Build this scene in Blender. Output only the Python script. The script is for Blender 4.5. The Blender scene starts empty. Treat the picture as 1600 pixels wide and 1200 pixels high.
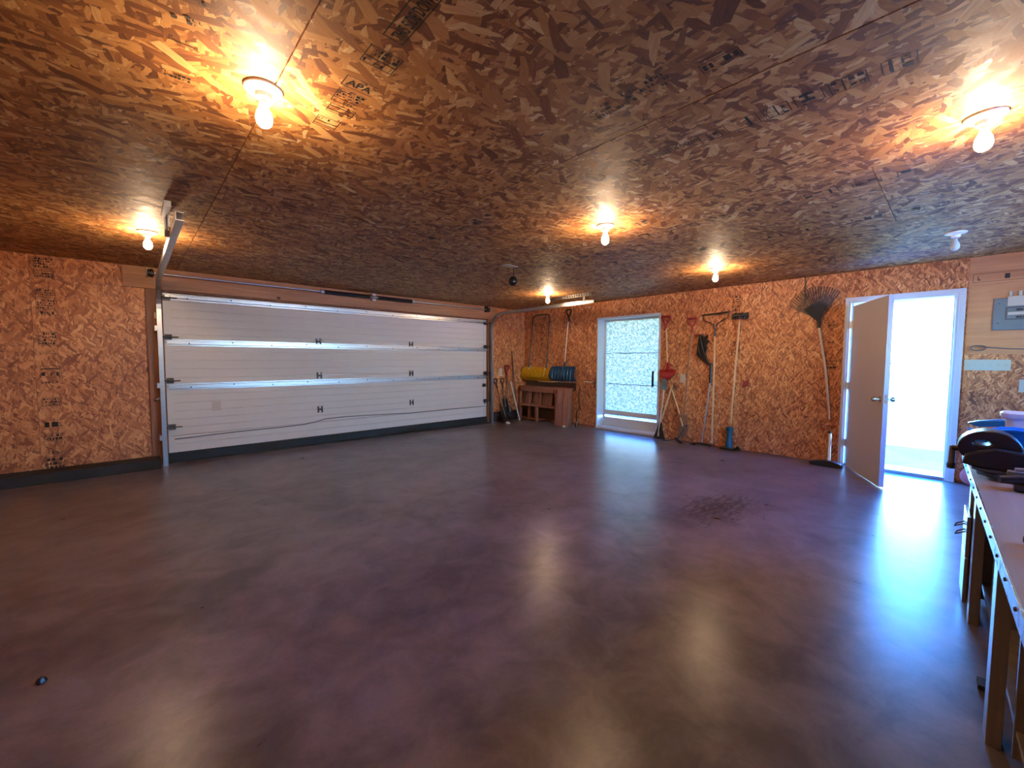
import bpy, math, random
from mathutils import Vector, Matrix
PI = math.pi
random.seed(7)
S = bpy.context.scene
COL = S.collection
H = 2.44                      # ceiling height

# ------------------------------------------------------------------ camera
cd = bpy.data.cameras.new('camera'); cam = bpy.data.objects.new('camera', cd); COL.objects.link(cam)
cd.sensor_fit = 'HORIZONTAL'; cd.sensor_width = 36; cd.lens = 645.0/1600*36; cd.clip_start = .02; cd.clip_end = 300
yaw, pit, rol = .7462, .0590, .0037
fw = Vector((math.sin(yaw)*math.cos(pit), math.cos(yaw)*math.cos(pit), -math.sin(pit)))
rt = Vector((math.cos(yaw), -math.sin(yaw), 0)); up = rt.cross(fw)
r2 = rt*math.cos(rol)+up*math.sin(rol); u2 = -rt*math.sin(rol)+up*math.cos(rol)
M = Matrix((r2, u2, -fw)).transposed().to_4x4(); M.translation = (-6.654, -6.771, 1.333)
cam.matrix_world = M
S.camera = cam

# ------------------------------------------------------------------ world, sun, exposure
S.view_settings.view_transform = 'Standard'; S.view_settings.look = 'None'
S.view_settings.exposure = 1.18; S.view_settings.gamma = 1.0; S.view_settings.use_curve_mapping = False
SKY = 2.15
w = bpy.data.worlds.new('sky'); S.world = w; w.use_nodes = True
nt = w.node_tree; nt.nodes.clear()
o = nt.nodes.new('ShaderNodeOutputWorld'); bg = nt.nodes.new('ShaderNodeBackground')
tc = nt.nodes.new('ShaderNodeTexCoord'); sp = nt.nodes.new('ShaderNodeSeparateXYZ'); cr = nt.nodes.new('ShaderNodeValToRGB')
nt.links.new(tc.outputs['Generated'], sp.inputs[0]); nt.links.new(sp.outputs['Z'], cr.inputs[0])
nt.links.new(cr.outputs[0], bg.inputs[0]); nt.links.new(bg.outputs[0], o.inputs[0])
bg.inputs[1].default_value = 10.0*SKY
e = cr.color_ramp.elements
e[0].position = 0.0; e[0].color = (.46, .74, 1.0, 1)
e[1].position = 1.0; e[1].color = (.002, .13, .80, 1)
for p, c in ((.12, (.38, .66, 1.0, 1)), (.25, (.14, .50, 1.0, 1)), (.34, (.003, .20, 1.0, 1))):
    x = e.new(p); x.color = c
ld = bpy.data.lights.new('sun', 'SUN'); ld.energy = 22; ld.angle = math.radians(.6); ld.color = (1, .95, .86)
sun = bpy.data.objects.new('sun', ld); COL.objects.link(sun)
sun.location = (0, 0, 12)
sun.rotation_euler = Vector((.62, -.25, -1.0)).to_track_quat('-Z', 'Y').to_euler()   # high, from over the roof: no sunbeam enters the doors
def portal(y0, y1, z0, z1, x):
    a = bpy.data.lights.new('doorway_portal', 'AREA'); a.shape = 'RECTANGLE'; a.size = abs(y1-y0); a.size_y = z1-z0
    a.cycles.is_portal = True
    ob = bpy.data.objects.new('doorway_portal', a); COL.objects.link(ob)
    ob.location = (x, (y0+y1)/2, (z0+z1)/2)
    ob.rotation_euler = Matrix((Vector((0, 1, 0)), Vector((0, 0, 1)), Vector((1, 0, 0)))).transposed().to_euler()
portal(-6.70, -5.82, .02, 2.03, .24)
a = bpy.data.lights.new('window_portal', 'AREA'); a.shape = 'RECTANGLE'; a.size = 3.0; a.size_y = .9; a.cycles.is_portal = True
ob = bpy.data.objects.new('window_portal', a); COL.objects.link(ob); ob.location = (-2.9, -8.50, 1.70)
ob.rotation_euler = Matrix((Vector((1, 0, 0)), Vector((0, 0, 1)), Vector((0, -1, 0)))).transposed().to_euler()
S.cycles.use_denoising = True
S.cycles.max_bounces = 8; S.cycles.diffuse_bounces = 5; S.cycles.glossy_bounces = 3; S.cycles.sample_clamp_indirect = 6
BULB = 240.0

# ------------------------------------------------------------------ materials
MATS = {}
def mat(name, col, rough=.5, metal=0., spec=.5, emit=None, estr=0., trans=0., alpha=1., coat=0.):
    m = bpy.data.materials.new(name); m.use_nodes = True
    b = m.node_tree.nodes['Principled BSDF']
    b.inputs['Base Color'].default_value = (*col, 1); b.inputs['Roughness'].default_value = rough
    b.inputs['Metallic'].default_value = metal; b.inputs['Specular IOR Level'].default_value = spec
    b.inputs['Coat Weight'].default_value = coat
    if trans: b.inputs['Transmission Weight'].default_value = trans
    if emit: b.inputs['Emission Color'].default_value = (*emit, 1); b.inputs['Emission Strength'].default_value = estr
    MATS[name] = m; m['b'] = 1
    return m
class NB:
    """tiny node helper"""
    def __init__(s, m): s.t = m.node_tree; s.n = s.t.nodes; s.l = s.t.links; s.b = s.n['Principled BSDF']
    def new(s, ty, **kw):
        x = s.n.new(ty)
        for k, v in kw.items():
            if k.startswith('i_'):
                x.inputs[k[2:].replace('_', ' ')].default_value = v
            else: setattr(x, k, v)
        return x
    def link(s, a, b): s.l.new(a, b)
    def math(s, op, a, b=None, c=None, clamp=False):
        x = s.n.new('ShaderNodeMath'); x.operation = op; x.use_clamp = clamp
        for i, v in enumerate((a, b, c)):
            if v is None: continue
            if hasattr(v, 'node'): s.link(v, x.inputs[i])
            else: x.inputs[i].default_value = v
        return x.outputs[0]
    def vmath(s, op, a, b=None, scale=None):
        x = s.n.new('ShaderNodeVectorMath'); x.operation = op
        for i, v in enumerate((a, b)):
            if v is None: continue
            if hasattr(v, 'node'): s.link(v, x.inputs[i])
            else: x.inputs[i].default_value = v
        if scale is not None:
            if hasattr(scale, 'node'): s.link(scale, x.inputs['Scale'])
            else: x.inputs['Scale'].default_value = scale
        return x.outputs[0]
    def mix(s, f, a, b, mode='MIX'):
        x = s.n.new('ShaderNodeMix'); x.data_type = 'RGBA'; x.blend_type = mode
        for sock, v in ((x.inputs[0], f), (x.inputs[6], a), (x.inputs[7], b)):
            if hasattr(v, 'node'): s.link(v, sock)
            else: sock.default_value = v if not isinstance(v, tuple) else (*v, 1)
        return x.outputs[2]
    def ramp(s, f, stops, interp='LINEAR'):
        x = s.n.new('ShaderNodeValToRGB'); x.color_ramp.interpolation = interp
        el = x.color_ramp.elements
        el[0].position = stops[0][0]; el[0].color = (*stops[0][1], 1)
        el[1].position = stops[-1][0]; el[1].color = (*stops[-1][1], 1)
        for p, c in stops[1:-1]:
            q = el.new(p); q.color = (*c, 1)
        s.link(f, x.inputs[0]); return x.outputs[0]
    def noise(s, vec, scale, detail=4, rough=.5, dist=0.):
        x = s.n.new('ShaderNodeTexNoise'); x.inputs['Scale'].default_value = scale; x.inputs['Detail'].default_value = detail
        x.inputs['Roughness'].default_value = rough; x.inputs['Distortion'].default_value = dist
        if vec is not None: s.link(vec, x.inputs['Vector'])
        return x.outputs['Fac']
    def pos(s): return s.n.new('ShaderNodeNewGeometry').outputs['Position']
    def obj(s): return s.n.new('ShaderNodeTexCoord').outputs['Object']
    def bump(s, h, strength=.3, dist=.01):
        x = s.n.new('ShaderNodeBump'); x.inputs['Strength'].default_value = strength; x.inputs['Distance'].default_value = dist
        s.link(h, x.inputs['Height']); s.link(x.outputs[0], s.b.inputs['Normal'])

def osb(name, axes, main=0., flake=(.085, .022), tones=None, rough=.42, swirl=.03, seed=0., spec=.5, bump=.35, contrast=.8, spread=1.0):
    """oriented strand board: overlapping flat wood strands, several layers at different angles"""
    m = mat(name, (.4, .2, .1), rough, spec=spec); N = NB(m)
    sepn = N.new('ShaderNodeSeparateXYZ'); N.link(N.pos(), sepn.inputs[0])
    oi = N.new('ShaderNodeObjectInfo')
    cmb = N.new('ShaderNodeCombineXYZ')
    N.link(sepn.outputs[axes[0]], cmb.inputs[0]); N.link(sepn.outputs[axes[1]], cmb.inputs[1])
    off = N.math('MULTIPLY', oi.outputs['Random'], 37.0)
    cm2 = N.new('ShaderNodeCombineXYZ'); N.link(off, cm2.inputs[0]); N.link(off, cm2.inputs[1]); cm2.inputs[2].default_value = seed
    v = N.vmath('ADD', cmb.outputs[0], cm2.outputs[0])
    # warp
    nz = N.new('ShaderNodeTexNoise'); nz.inputs['Scale'].default_value = 9; nz.inputs['Detail'].default_value = 2; N.link(v, nz.inputs['Vector'])
    wv = N.vmath('SCALE', N.vmath('SUBTRACT', nz.outputs['Color'], (.5, .5, .5)), scale=swirl*2)
    v = N.vmath('ADD', v, wv)
    if tones is None:
        tones = [(0, (.14, .036, .012)), (.2, (.30, .086, .026)), (.5, (.52, .170, .050)), (.78, (.70, .275, .092)), (.93, (.80, .40, .17)), (1, (.85, .54, .30))]
    col = None; hgt = None
    layers = [(main+5, 1.0, 1.0), (main+50, .95, 1.0), (main-38, .9, 1.0), (main+14, .9, .9), (main-75, .7, .75), (main-12, .8, .8), (main+32, .7, .65), (main-52, .5, .9), (main+78, .25, 1.2)]
    for i, (ang, cover, sc) in enumerate(layers):
        ang = main+(ang-main)*spread
        rot = N.new('ShaderNodeVectorRotate', rotation_type='Z_AXIS'); rot.inputs['Angle'].default_value = math.radians(ang)
        N.link(v, rot.inputs['Vector'])
        vv = N.vmath('ADD', N.vmath('MULTIPLY', rot.outputs[0], (1/(flake[0]*sc), 1/(flake[1]*sc), 0)), (i*13.7, i*5.3, 0))
        vo = N.new('ShaderNodeTexVoronoi', voronoi_dimensions='2D', feature='F1', distance='CHEBYCHEV')
        vo.inputs['Scale'].default_value = 1; vo.inputs['Randomness'].default_value = .9; N.link(vv, vo.inputs['Vector'])
        sc_ = N.new('ShaderNodeSeparateColor'); N.link(vo.outputs['Color'], sc_.inputs[0])
        loc = N.vmath('MULTIPLY', N.vmath('SUBTRACT', vv, vo.outputs['Position']), (flake[0]*sc, flake[1]*sc, 0))
        r3 = N.new('ShaderNodeVectorRotate', rotation_type='Z_AXIS'); N.link(loc, r3.inputs['Vector'])
        N.link(N.math('MULTIPLY', N.math('SUBTRACT', sc_.outputs[2], .5), .9), r3.inputs['Angle'])
        sl = N.new('ShaderNodeSeparateXYZ'); N.link(r3.outputs[0], sl.inputs[0])
        hx = N.math('MULTIPLY', N.math('ADD', .34, N.math('MULTIPLY', sc_.outputs[0], .34)), flake[0]*sc)
        hy = N.math('MULTIPLY', N.math('ADD', .30, N.math('MULTIPLY', sc_.outputs[2], .40)), flake[1]*sc)
        inside = N.math('MULTIPLY', N.math('LESS_THAN', N.math('ABSOLUTE', sl.outputs[0]), hx), N.math('LESS_THAN', N.math('ABSOLUTE', sl.outputs[1]), hy))
        gv = N.vmath('ADD', N.vmath('MULTIPLY', r3.outputs[0], (14, 170, 0)), N.vmath('SCALE', vo.outputs['Color'], scale=40.0))
        grain = N.noise(gv, 1.0, 3, .6)
        rnd_ = N.math('FRACT', N.math('MULTIPLY', sc_.outputs[0], 7.31))
        tone = N.math('ADD', N.math('ADD', N.math('MULTIPLY', rnd_, contrast), (1-contrast)*.5), N.math('MULTIPLY', N.math('SUBTRACT', grain, .5), .45), clamp=True)
        if col is None:
            col, hgt = tone, sc_.outputs[2]
        else:
            mk = N.math('LESS_THAN', sc_.outputs[1], cover)
            mk = N.math('MULTIPLY', mk, inside)
            mx = N.n.new('ShaderNodeMix'); mx.data_type = 'FLOAT'; N.link(mk, mx.inputs[0]); N.link(col, mx.inputs[2]); N.link(tone, mx.inputs[3]); col = mx.outputs[0]
            mx = N.n.new('ShaderNodeMix'); mx.data_type = 'FLOAT'; N.link(mk, mx.inputs[0]); N.link(hgt, mx.inputs[2]); N.link(N.math('ADD', sc_.outputs[2], .25*i), mx.inputs[3]); hgt = mx.outputs[0]
    big = N.noise(v, 1.1, 3)
    col = N.math('ADD', col, N.math('MULTIPLY', N.math('SUBTRACT', big, .5), .35), clamp=True)
    N.link(N.ramp(col, tones), N.b.inputs['Base Color'])
    N.link(N.math('ADD', N.math('MULTIPLY', hgt, .10), rough-.1), N.b.inputs['Roughness'])
    N.bump(hgt, bump, .0012)
    return m
CT = [(0, (.10, .032, .012)), (.22, (.20, .072, .022)), (.5, (.37, .155, .042)), (.78, (.50, .245, .075)), (.93, (.62, .38, .155)), (1, (.78, .60, .36))]
OSB_C = osb('osb_ceiling', (0, 1), main=70, flake=(.125, .038), tones=CT, rough=.52, seed=1., swirl=.008, spec=.35, contrast=.82)
OSB_L = osb('osb_garage_wall', (0, 2), main=78, flake=(.11, .028), swirl=.03, seed=2., contrast=.72, spread=.62)
OSB_R = osb('osb_door_wall', (1, 2), main=84, flake=(.085, .021), swirl=.018, seed=3., contrast=.82, spread=.55)
OSB_B = osb('osb_dark_band', (1, 2), main=70, flake=(.10, .030), swirl=.05, seed=5.)

def wood(name, dark, light, axis=0, rough=.55, scale=1.0, knots=False, coat=0.):
    m = mat(name, light, rough, coat=coat); N = NB(m)
    sc = [22*scale]*3; sc[axis] = 1.1*scale
    v = N.vmath('MULTIPLY', N.pos(), tuple(sc))
    n1 = N.noise(v, 1.0, 5, .6, .4); n2 = N.noise(v, 4.0, 3, .6)
    f = N.math('ADD', N.math('MULTIPLY', n1, .75), N.math('MULTIPLY', n2, .3), clamp=True)
    c = N.ramp(f, [(.3, dark), (.55, tuple((a+b)/2 for a, b in zip(dark, light))), (.72, light)])
    if knots:
        vo = N.new('ShaderNodeTexVoronoi'); vo.inputs['Scale'].default_value = 3.2; k = [1, 1, 1]; k[axis] = .7
        N.link(N.vmath('MULTIPLY', N.pos(), tuple(k)), vo.inputs['Vector'])
        mk = N.math('LESS_THAN', N.math('ADD', vo.outputs['Distance'], N.math('MULTIPLY', n2, .05)), .10)
        c = N.mix(mk, c, (.07, .03, .015))
    N.link(c, N.b.inputs['Base Color']); N.bump(n2, .15, .002)
    return m
PINE = wood('framing_lumber', (.30, .12, .045), (.56, .26, .11), 0, knots=True)
PINEV = wood('stud_lumber', (.15, .045, .016), (.36, .14, .05), 2, knots=True)
SHELF_W = wood('shelf_lumber', (.22, .075, .04), (.44, .17, .09), 1)
BOARD_W = wood('reclaimed_boards', (.20, .075, .04), (.46, .20, .115), 2)
BROWNBOARD = wood('brown_board', (.05, .024, .016), (.11, .05, .032), 0)
HANDLE = wood('ash_handle', (.50, .27, .11), (.74, .46, .22), 2, .45, 3)
HANDLE_P = wood('pale_handle', (.55, .40, .25), (.78, .62, .42), 2, .45, 3)
HANDLE_D = wood('dark_handle', (.16, .07, .035), (.34, .16, .07), 2, .5, 3)
PLY_W = wood('plywood_wall', (.46, .165, .055), (.66, .29, .12), 1, .5, .6)
BENCH_TOP = wood('bench_top_ply', (.30, .20, .13), (.48, .33, .22), 0, .28, .5)
BENCH_FR = wood('bench_lumber', (.16, .125, .095), (.32, .26, .20), 2, .30, .8, coat=.5)

def concrete(name, c0, c1, rough, stain=False):
    m = mat(name, c0, rough, spec=.33); N = NB(m); p = N.pos()
    n1 = N.noise(p, .9, 6, .62, .3); n2 = N.noise(p, 4, 9, .62, .5); n3 = N.noise(p, 60, 3, .6)
    f = N.math('ADD', N.math('MULTIPLY', n1, .5), N.math('MULTIPLY', n2, .5))
    c = N.ramp(f, [(.40, c0), (.60, c1)])
    c = N.mix(N.math('MULTIPLY', n3, .35), c, (c0[0]*.55, c0[1]*.55, c0[2]*.55))
    if stain:
        # scuffed dark tyre smudge and a few small spots
        d = N.vmath('MULTIPLY', N.vmath('SUBTRACT', p, (-2.75, -5.35, 0)), (1.0, 1.9, 0))
        ln = N.new('ShaderNodeVectorMath', operation='LENGTH'); N.link(d, ln.inputs[0])
        st = N.noise(N.vmath('MULTIPLY', p, (9, 32, 1)), 1.0, 4, .7, .8)
        mk = N.math('SUBTRACT', N.math('MULTIPLY', st, 1.85), N.math('ADD', .55, N.math('MULTIPLY', ln.outputs['Value'], .75)), clamp=True)
        c = N.mix(N.math('MULTIPLY', mk, 3.2, clamp=True), c, (.022, .02, .02))
        sp_ = N.noise(p, 3.1, 5, .75, 2.0)
        c = N.mix(N.math('MULTIPLY', N.math('SUBTRACT', sp_, .84, clamp=True), 4, clamp=True), c, (.06, .05, .045))
    N.link(c, N.b.inputs['Base Color'])
    r = N.math('ADD', N.math('MULTIPLY', n2, .08), rough-.04); N.link(r, N.b.inputs['Roughness'])
    N.bump(N.math('ADD', n2, N.math('MULTIPLY', n3, .3)), .05, .003)
    return m
FLOOR = concrete('sealed_concrete', (.105, .082, .078), (.255, .205, .200), .29, True)
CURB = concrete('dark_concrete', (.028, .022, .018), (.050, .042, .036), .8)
PAD = concrete('pale_outdoor_concrete', (.42, .44, .45), (.60, .62, .62), .8)

def metalmat(name, c, rough, metal=1.0, nsc=30):
    m = mat(name, c, rough, metal); N = NB(m)
    n = N.noise(N.obj(), nsc, 3)
    N.link(N.mix(N.math('MULTIPLY', n, .5), c, tuple(x*.6 for x in c)), N.b.inputs['Base Color'])
    N.link(N.math('ADD', N.math('MULTIPLY', n, .25), rough-.1), N.b.inputs['Roughness'])
    return m
def plast(name, c, rough=.4, var=.25, nsc=12, **k):
    m = mat(name, c, rough, **k); N = NB(m)
    n = N.noise(N.obj(), nsc, 4)
    N.link(N.mix(N.math('MULTIPLY', n, var), c, tuple(x*.45 for x in c)), N.b.inputs['Base Color'])
    return m
STEEL_W = plast('white_door_steel', (.78, .74, .70), .6, .10, 3, spec=.2)
GALV = metalmat('galvanised_steel', (.62, .64, .66), .32)
EDGE = metalmat('bright_edge_metal', (.75, .78, .80), .22)
DARKST = metalmat('dark_steel', (.10, .095, .09), .45)
CHROME = metalmat('worn_chrome', (.72, .70, .67), .2)
BLACK = plast('black_plastic', (.012, .012, .014), .35)
RUBBER = plast('black_rubber', (.012, .010, .009), .7)
BRISTLE = plast('dark_bristle', (.03, .028, .024), .8)
WHITEP = plast('white_paint', (.62, .62, .60), .4, .08, 5)
DOORP = plast('door_paint', (.54, .50, .53), .45, .10, 4)
PORC = plast('white_porcelain', (.85, .83, .78), .25, .05)
BEIGE = plast('ivory_plastic', (.62, .55, .40), .4, .08)
BEIGE2 = plast('pale_green_ivory', (.52, .52, .40), .4, .08)
YELLOW = plast('yellow_plastic', (.85, .42, .006), .35)
BLUE = plast('navy_blue_plastic', (.010, .055, .11), .35)
BLUEB = plast('bright_blue_plastic', (.01, .19, .62), .3)
RED = plast('red_plastic', (.30, .012, .016), .4)
DKRED = plast('faded_red', (.30, .03, .025), .5)
TEAL = plast('teal_plastic', (.012, .09, .12), .4)
GREENG = plast('grey_green_metal', (.10, .16, .16), .5)
GREYP = metalmat('panel_grey_enamel', (.17, .185, .18), .45, .2)
CREAM = plast('cream_label', (.62, .53, .40), .6, .1)
BUCKET = plast('white_bucket_plastic', (.66, .66, .70), .35, .08)
PINK = plast('pink_plastic', (.62, .20, .22), .4)
INK = plast('stamp_ink', (.010, .009, .010), .7, .3, 60)
INK2 = plast('faded_stamp_ink', (.040, .024, .014), .75, .5, 60)
ORANGE = plast('orange_pole', (.45, .12, .03), .4)
SCREW = metalmat('screw_head', (.05, .05, .05), .4)
GLOW = mat('lit_bulb_glass', (1, .9, .7), .3, emit=(1.0, .69, .42), estr=BULB)
OFFB = mat('unlit_bulb_glass', (.55, .62, .58), .15)
GRASS = plast('lawn', (.12, .20, .05), .9, .5, 3)
LEAF = plast('tree_leaves', (.06, .14, .03), .8, .5, 3)
BARK = plast('tree_bark', (.12, .08, .05), .9)
GLASS = mat('window_glass', (.9, 1, 1), .03, trans=1.0); GLASS.node_tree.nodes['Principled BSDF'].inputs['IOR'].default_value = 1.02

def film_mat():
    m = bpy.data.materials.new('leaf_print_film'); m.use_nodes = True; MATS['film'] = m
    t = m.node_tree; N = NB(m); p = N.pos()
    sepn = N.new('ShaderNodeSeparateXYZ'); N.link(p, sepn.inputs[0])
    cmb = N.new('ShaderNodeCombineXYZ'); N.link(sepn.outputs[1], cmb.inputs[0]); N.link(sepn.outputs[2], cmb.inputs[1])
    v = cmb.outputs[0]
    nz = N.new('ShaderNodeTexNoise'); nz.inputs['Scale'].default_value = 14; N.link(v, nz.inputs['Vector'])
    v2 = N.vmath('ADD', v, N.vmath('SCALE', nz.outputs['Color'], scale=.10))
    masks = []
    for ang, s1, s2, th in ((35, 10, 30, .24), (-40, 9, 26, .24), (80, 12, 36, .2), (5, 14, 44, .18)):
        rot = N.new('ShaderNodeVectorRotate', rotation_type='Z_AXIS'); rot.inputs['Angle'].default_value = math.radians(ang); N.link(v2, rot.inputs['Vector'])
        vo = N.new('ShaderNodeTexVoronoi', voronoi_dimensions='2D'); vo.inputs['Scale'].default_value = 1
        N.link(N.vmath('MULTIPLY', rot.outputs[0], (s1, s2, 0)), vo.inputs['Vector'])
        masks.append(N.math('LESS_THAN', vo.outputs['Distance'], th))
    a = masks[0]
    for b in masks[1:]: a = N.math('MAXIMUM', a, b)
    c = N.mix(N.math('MULTIPLY', a, .85), (.30, .17, .10), (.045, .062, .022))
    big = N.noise(v, 5, 3)
    c = N.mix(N.math('MULTIPLY', big, .5), c, (.24, .14, .085))
    tr = N.new('ShaderNodeBsdfTranslucent'); di = N.new('ShaderNodeBsdfDiffuse'); mx = N.new('ShaderNodeMixShader'); mx.inputs[0].default_value = .25
    N.link(c, tr.inputs[0]); N.link(c, di.inputs[0]); N.link(tr.outputs[0], mx.inputs[1]); N.link(di.outputs[0], mx.inputs[2])
    out = [n for n in t.nodes if n.type == 'OUTPUT_MATERIAL'][0]; N.link(mx.outputs[0], out.inputs[0])
    return m
FILM = film_mat()

# ------------------------------------------------------------------ mesh building
def root_loc(o):
    while o.parent is not None: o = o.parent
    return o.location.copy()
class MB:
    def __init__(s): s.v = []; s.f = []
    def add(s, vs, fs):
        n = len(s.v); s.v += [tuple(v) for v in vs]; s.f += [tuple(i+n for i in f) for f in fs]; return s
    def box(s, a, b):
        x0, y0, z0 = (min(p, q) for p, q in zip(a, b)); x1, y1, z1 = (max(p, q) for p, q in zip(a, b))
        return s.add([(x0,y0,z0),(x1,y0,z0),(x1,y1,z0),(x0,y1,z0),(x0,y0,z1),(x1,y0,z1),(x1,y1,z1),(x0,y1,z1)],
                     [(0,3,2,1),(4,5,6,7),(0,1,5,4),(1,2,6,5),(2,3,7,6),(3,0,4,7)])
    def cbox(s, c, h, rot=None):
        """centred box, half sizes h, optional 3x3 rotation"""
        R = rot or Matrix.Identity(3); c = Vector(c)
        vs = [c + R @ Vector((sx*h[0], sy*h[1], sz*h[2])) for sz in (-1, 1) for sx, sy in ((-1,-1),(1,-1),(1,1),(-1,1))]
        return s.add(vs, [(0,3,2,1),(4,5,6,7),(0,1,5,4),(1,2,6,5),(2,3,7,6),(3,0,4,7)])
    def beam(s, a, b, w, t, side=(0, 0, 1)):
        """box from a to b, w across, t along side"""
        a = Vector(a); b = Vector(b); d = (b-a).normalized(); sd = Vector(side); n = d.cross(sd)
        if n.length < 1e-4: n = d.cross(Vector((1, 0, 0)))
        n.normalize(); m = n.cross(d).normalized()
        vs = [p + n*i*w/2 + m*j*t/2 for p in (a, b) for i, j in ((-1,-1),(1,-1),(1,1),(-1,1))]
        return s.add(vs, [(0,3,2,1),(4,5,6,7),(0,1,5,4),(1,2,6,5),(2,3,7,6),(3,0,4,7)])
    def tube(s, pts, r, seg=8, caps=True):
        pts = [Vector(p) for p in pts]; k = len(pts)
        rs = r if isinstance(r, (list, tuple)) else [r]*k
        n = len(s.v); t0 = (pts[1]-pts[0]).normalized(); ref = Vector((0, 0, 1)) if abs(t0.z) < .9 else Vector((1, 0, 0))
        x = t0.cross(ref).normalized()
        for i, p in enumerate(pts):
            t = (pts[min(i+1, k-1)]-pts[max(i-1, 0)]).normalized()
            x = (x - t*x.dot(t)); x.normalize(); y = t.cross(x)
            for j in range(seg):
                a = 2*PI*j/seg; s.v.append(tuple(p + (x*math.cos(a)+y*math.sin(a))*rs[i]))
        for i in range(k-1):
            for j in range(seg):
                a = n+i*seg+j; b = n+i*seg+(j+1) % seg; s.f.append((a, b, b+seg, a+seg))
        if caps:
            s.f.append(tuple(n+j for j in reversed(range(seg)))); s.f.append(tuple(n+(k-1)*seg+j for j in range(seg)))
        return s
    def lathe(s, prof, c=(0, 0, 0), axis=(0, 0, 1), seg=20):
        """prof: (radius, height) along axis"""
        ax = Vector(axis).normalized(); ref = Vector((1, 0, 0)) if abs(ax.x) < .9 else Vector((0, 1, 0))
        x = ax.cross(ref).normalized(); y = ax.cross(x); c = Vector(c); n = len(s.v)
        for r, h in prof:
            for j in range(seg):
                a = 2*PI*j/seg; s.v.append(tuple(c + ax*h + (x*math.cos(a)+y*math.sin(a))*max(r, 1e-4)))
        for i in range(len(prof)-1):
            for j in range(seg):
                a = n+i*seg+j; b = n+i*seg+(j+1) % seg; s.f.append((a, b, b+seg, a+seg))
        s.f.append(tuple(n+j for j in reversed(range(seg)))); s.f.append(tuple(n+(len(prof)-1)*seg+j for j in range(seg)))
        return s
    def prism(s, poly, axis, a, b):
        """poly: 2D points in the two other axes, extruded along axis 0/1/2 from a to b"""
        def P(p, h):
            return {0: (h, p[0], p[1]), 1: (p[0], h, p[1]), 2: (p[0], p[1], h)}[axis]
        n = len(poly)
        return s.add([P(p, a) for p in poly]+[P(p, b) for p in poly],
                     [tuple(range(n)), tuple(reversed(range(n, 2*n)))]+[(i, i+n, (i+1) % n+n, (i+1) % n) for i in range(n)])
    def ring(s, outer, inner, axis, a, b):
        def P(p, h):
            return {0: (h, p[0], p[1]), 1: (p[0], h, p[1]), 2: (p[0], p[1], h)}[axis]
        n = len(outer)
        vs = [P(p, a) for p in outer]+[P(p, a) for p in inner]+[P(p, b) for p in outer]+[P(p, b) for p in inner]
        fs = []
        for i in range(n):
            j = (i+1) % n
            fs += [(i, j, n+j, n+i), (2*n+i, 3*n+i, 3*n+j, 2*n+j), (i, 2*n+i, 2*n+j, j), (n+i, n+j, 3*n+j, 3*n+i)]
        return s.add(vs, fs)
    def build(s, name, m, parent=None, local=False, smooth=False, bevel=0., loc=None, origin=None):
        me = bpy.data.meshes.new(name)
        vs = s.v; o = bpy.data.objects.new(name, me)
        if parent is not None:
            if not local:
                L = root_loc(parent); vs = [(x-L.x, y-L.y, z-L.z) for x, y, z in vs]
            o.parent = parent
        elif origin is not None:
            L = Vector(origin); vs = [(x-L.x, y-L.y, z-L.z) for x, y, z in vs]; o.location = L
        me.from_pydata(vs, [], s.f); me.validate(); me.update()
        import bmesh
        bm = bmesh.new(); bm.from_mesh(me); bmesh.ops.recalc_face_normals(bm, faces=bm.faces[:]); bm.to_mesh(me); bm.free()
        me.materials.append(m); COL.objects.link(o)
        if smooth:
            for p in me.polygons: p.use_smooth = True
            me.set_sharp_from_angle(angle=math.radians(40))
        if bevel:
            b = o.modifiers.new('bevel', 'BEVEL'); b.width = bevel; b.segments = 2; b.limit_method = 'ANGLE'
        return o
def tag(o, label, cat, group=None):
    o['label'] = label; o['category'] = cat
    if group: o['group'] = group
    return o
def thing(name, loc, label, cat, group=None, rz=0.):
    o = bpy.data.objects.new(name, None); COL.objects.link(o); o.location = loc; o.rotation_euler = (0, 0, rz)
    o.empty_display_size = .05
    return tag(o, label, cat, group)
def struct(o, label=None, cat=None):
    o['kind'] = 'structure'
    if label: o['label'] = label
    if cat: o['category'] = cat
    return o
def bx(a, b): return MB().box(a, b)
def copy_tree(o, parent=None):
    c = o.copy(); COL.objects.link(c); c.parent = parent
    for ch in list(o.children): copy_tree(ch, c)
    return c
def circ(cx, cy, rx, ry, n=16, a0=0.):
    return [(cx+rx*math.cos(a0+2*PI*i/n), cy+ry*math.sin(a0+2*PI*i/n)) for i in range(n)]

# panels: rectangle minus openings, drawn on a plane as a thin board
def board_rects(u0, u1, z0, z1, holes):
    rects = [(u0, u1, z0, z1)]
    for (a, b, c, d) in holes:
        out = []
        for (p, q, r, t) in rects:
            if a >= q or b <= p or c >= t or d <= r: out.append((p, q, r, t)); continue
            if p < a: out.append((p, a, r, t))
            if b < q: out.append((b, q, r, t))
            if r < c: out.append((max(p, a), min(q, b), r, c))
            if d < t: out.append((max(p, a), min(q, b), d, t))
        rects = out
    return [x for x in rects if x[1]-x[0] > .01 and x[3]-x[2] > .01]

XW, YN = -7.85, -8.35           # far ends of the room behind and beside the camera
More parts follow.
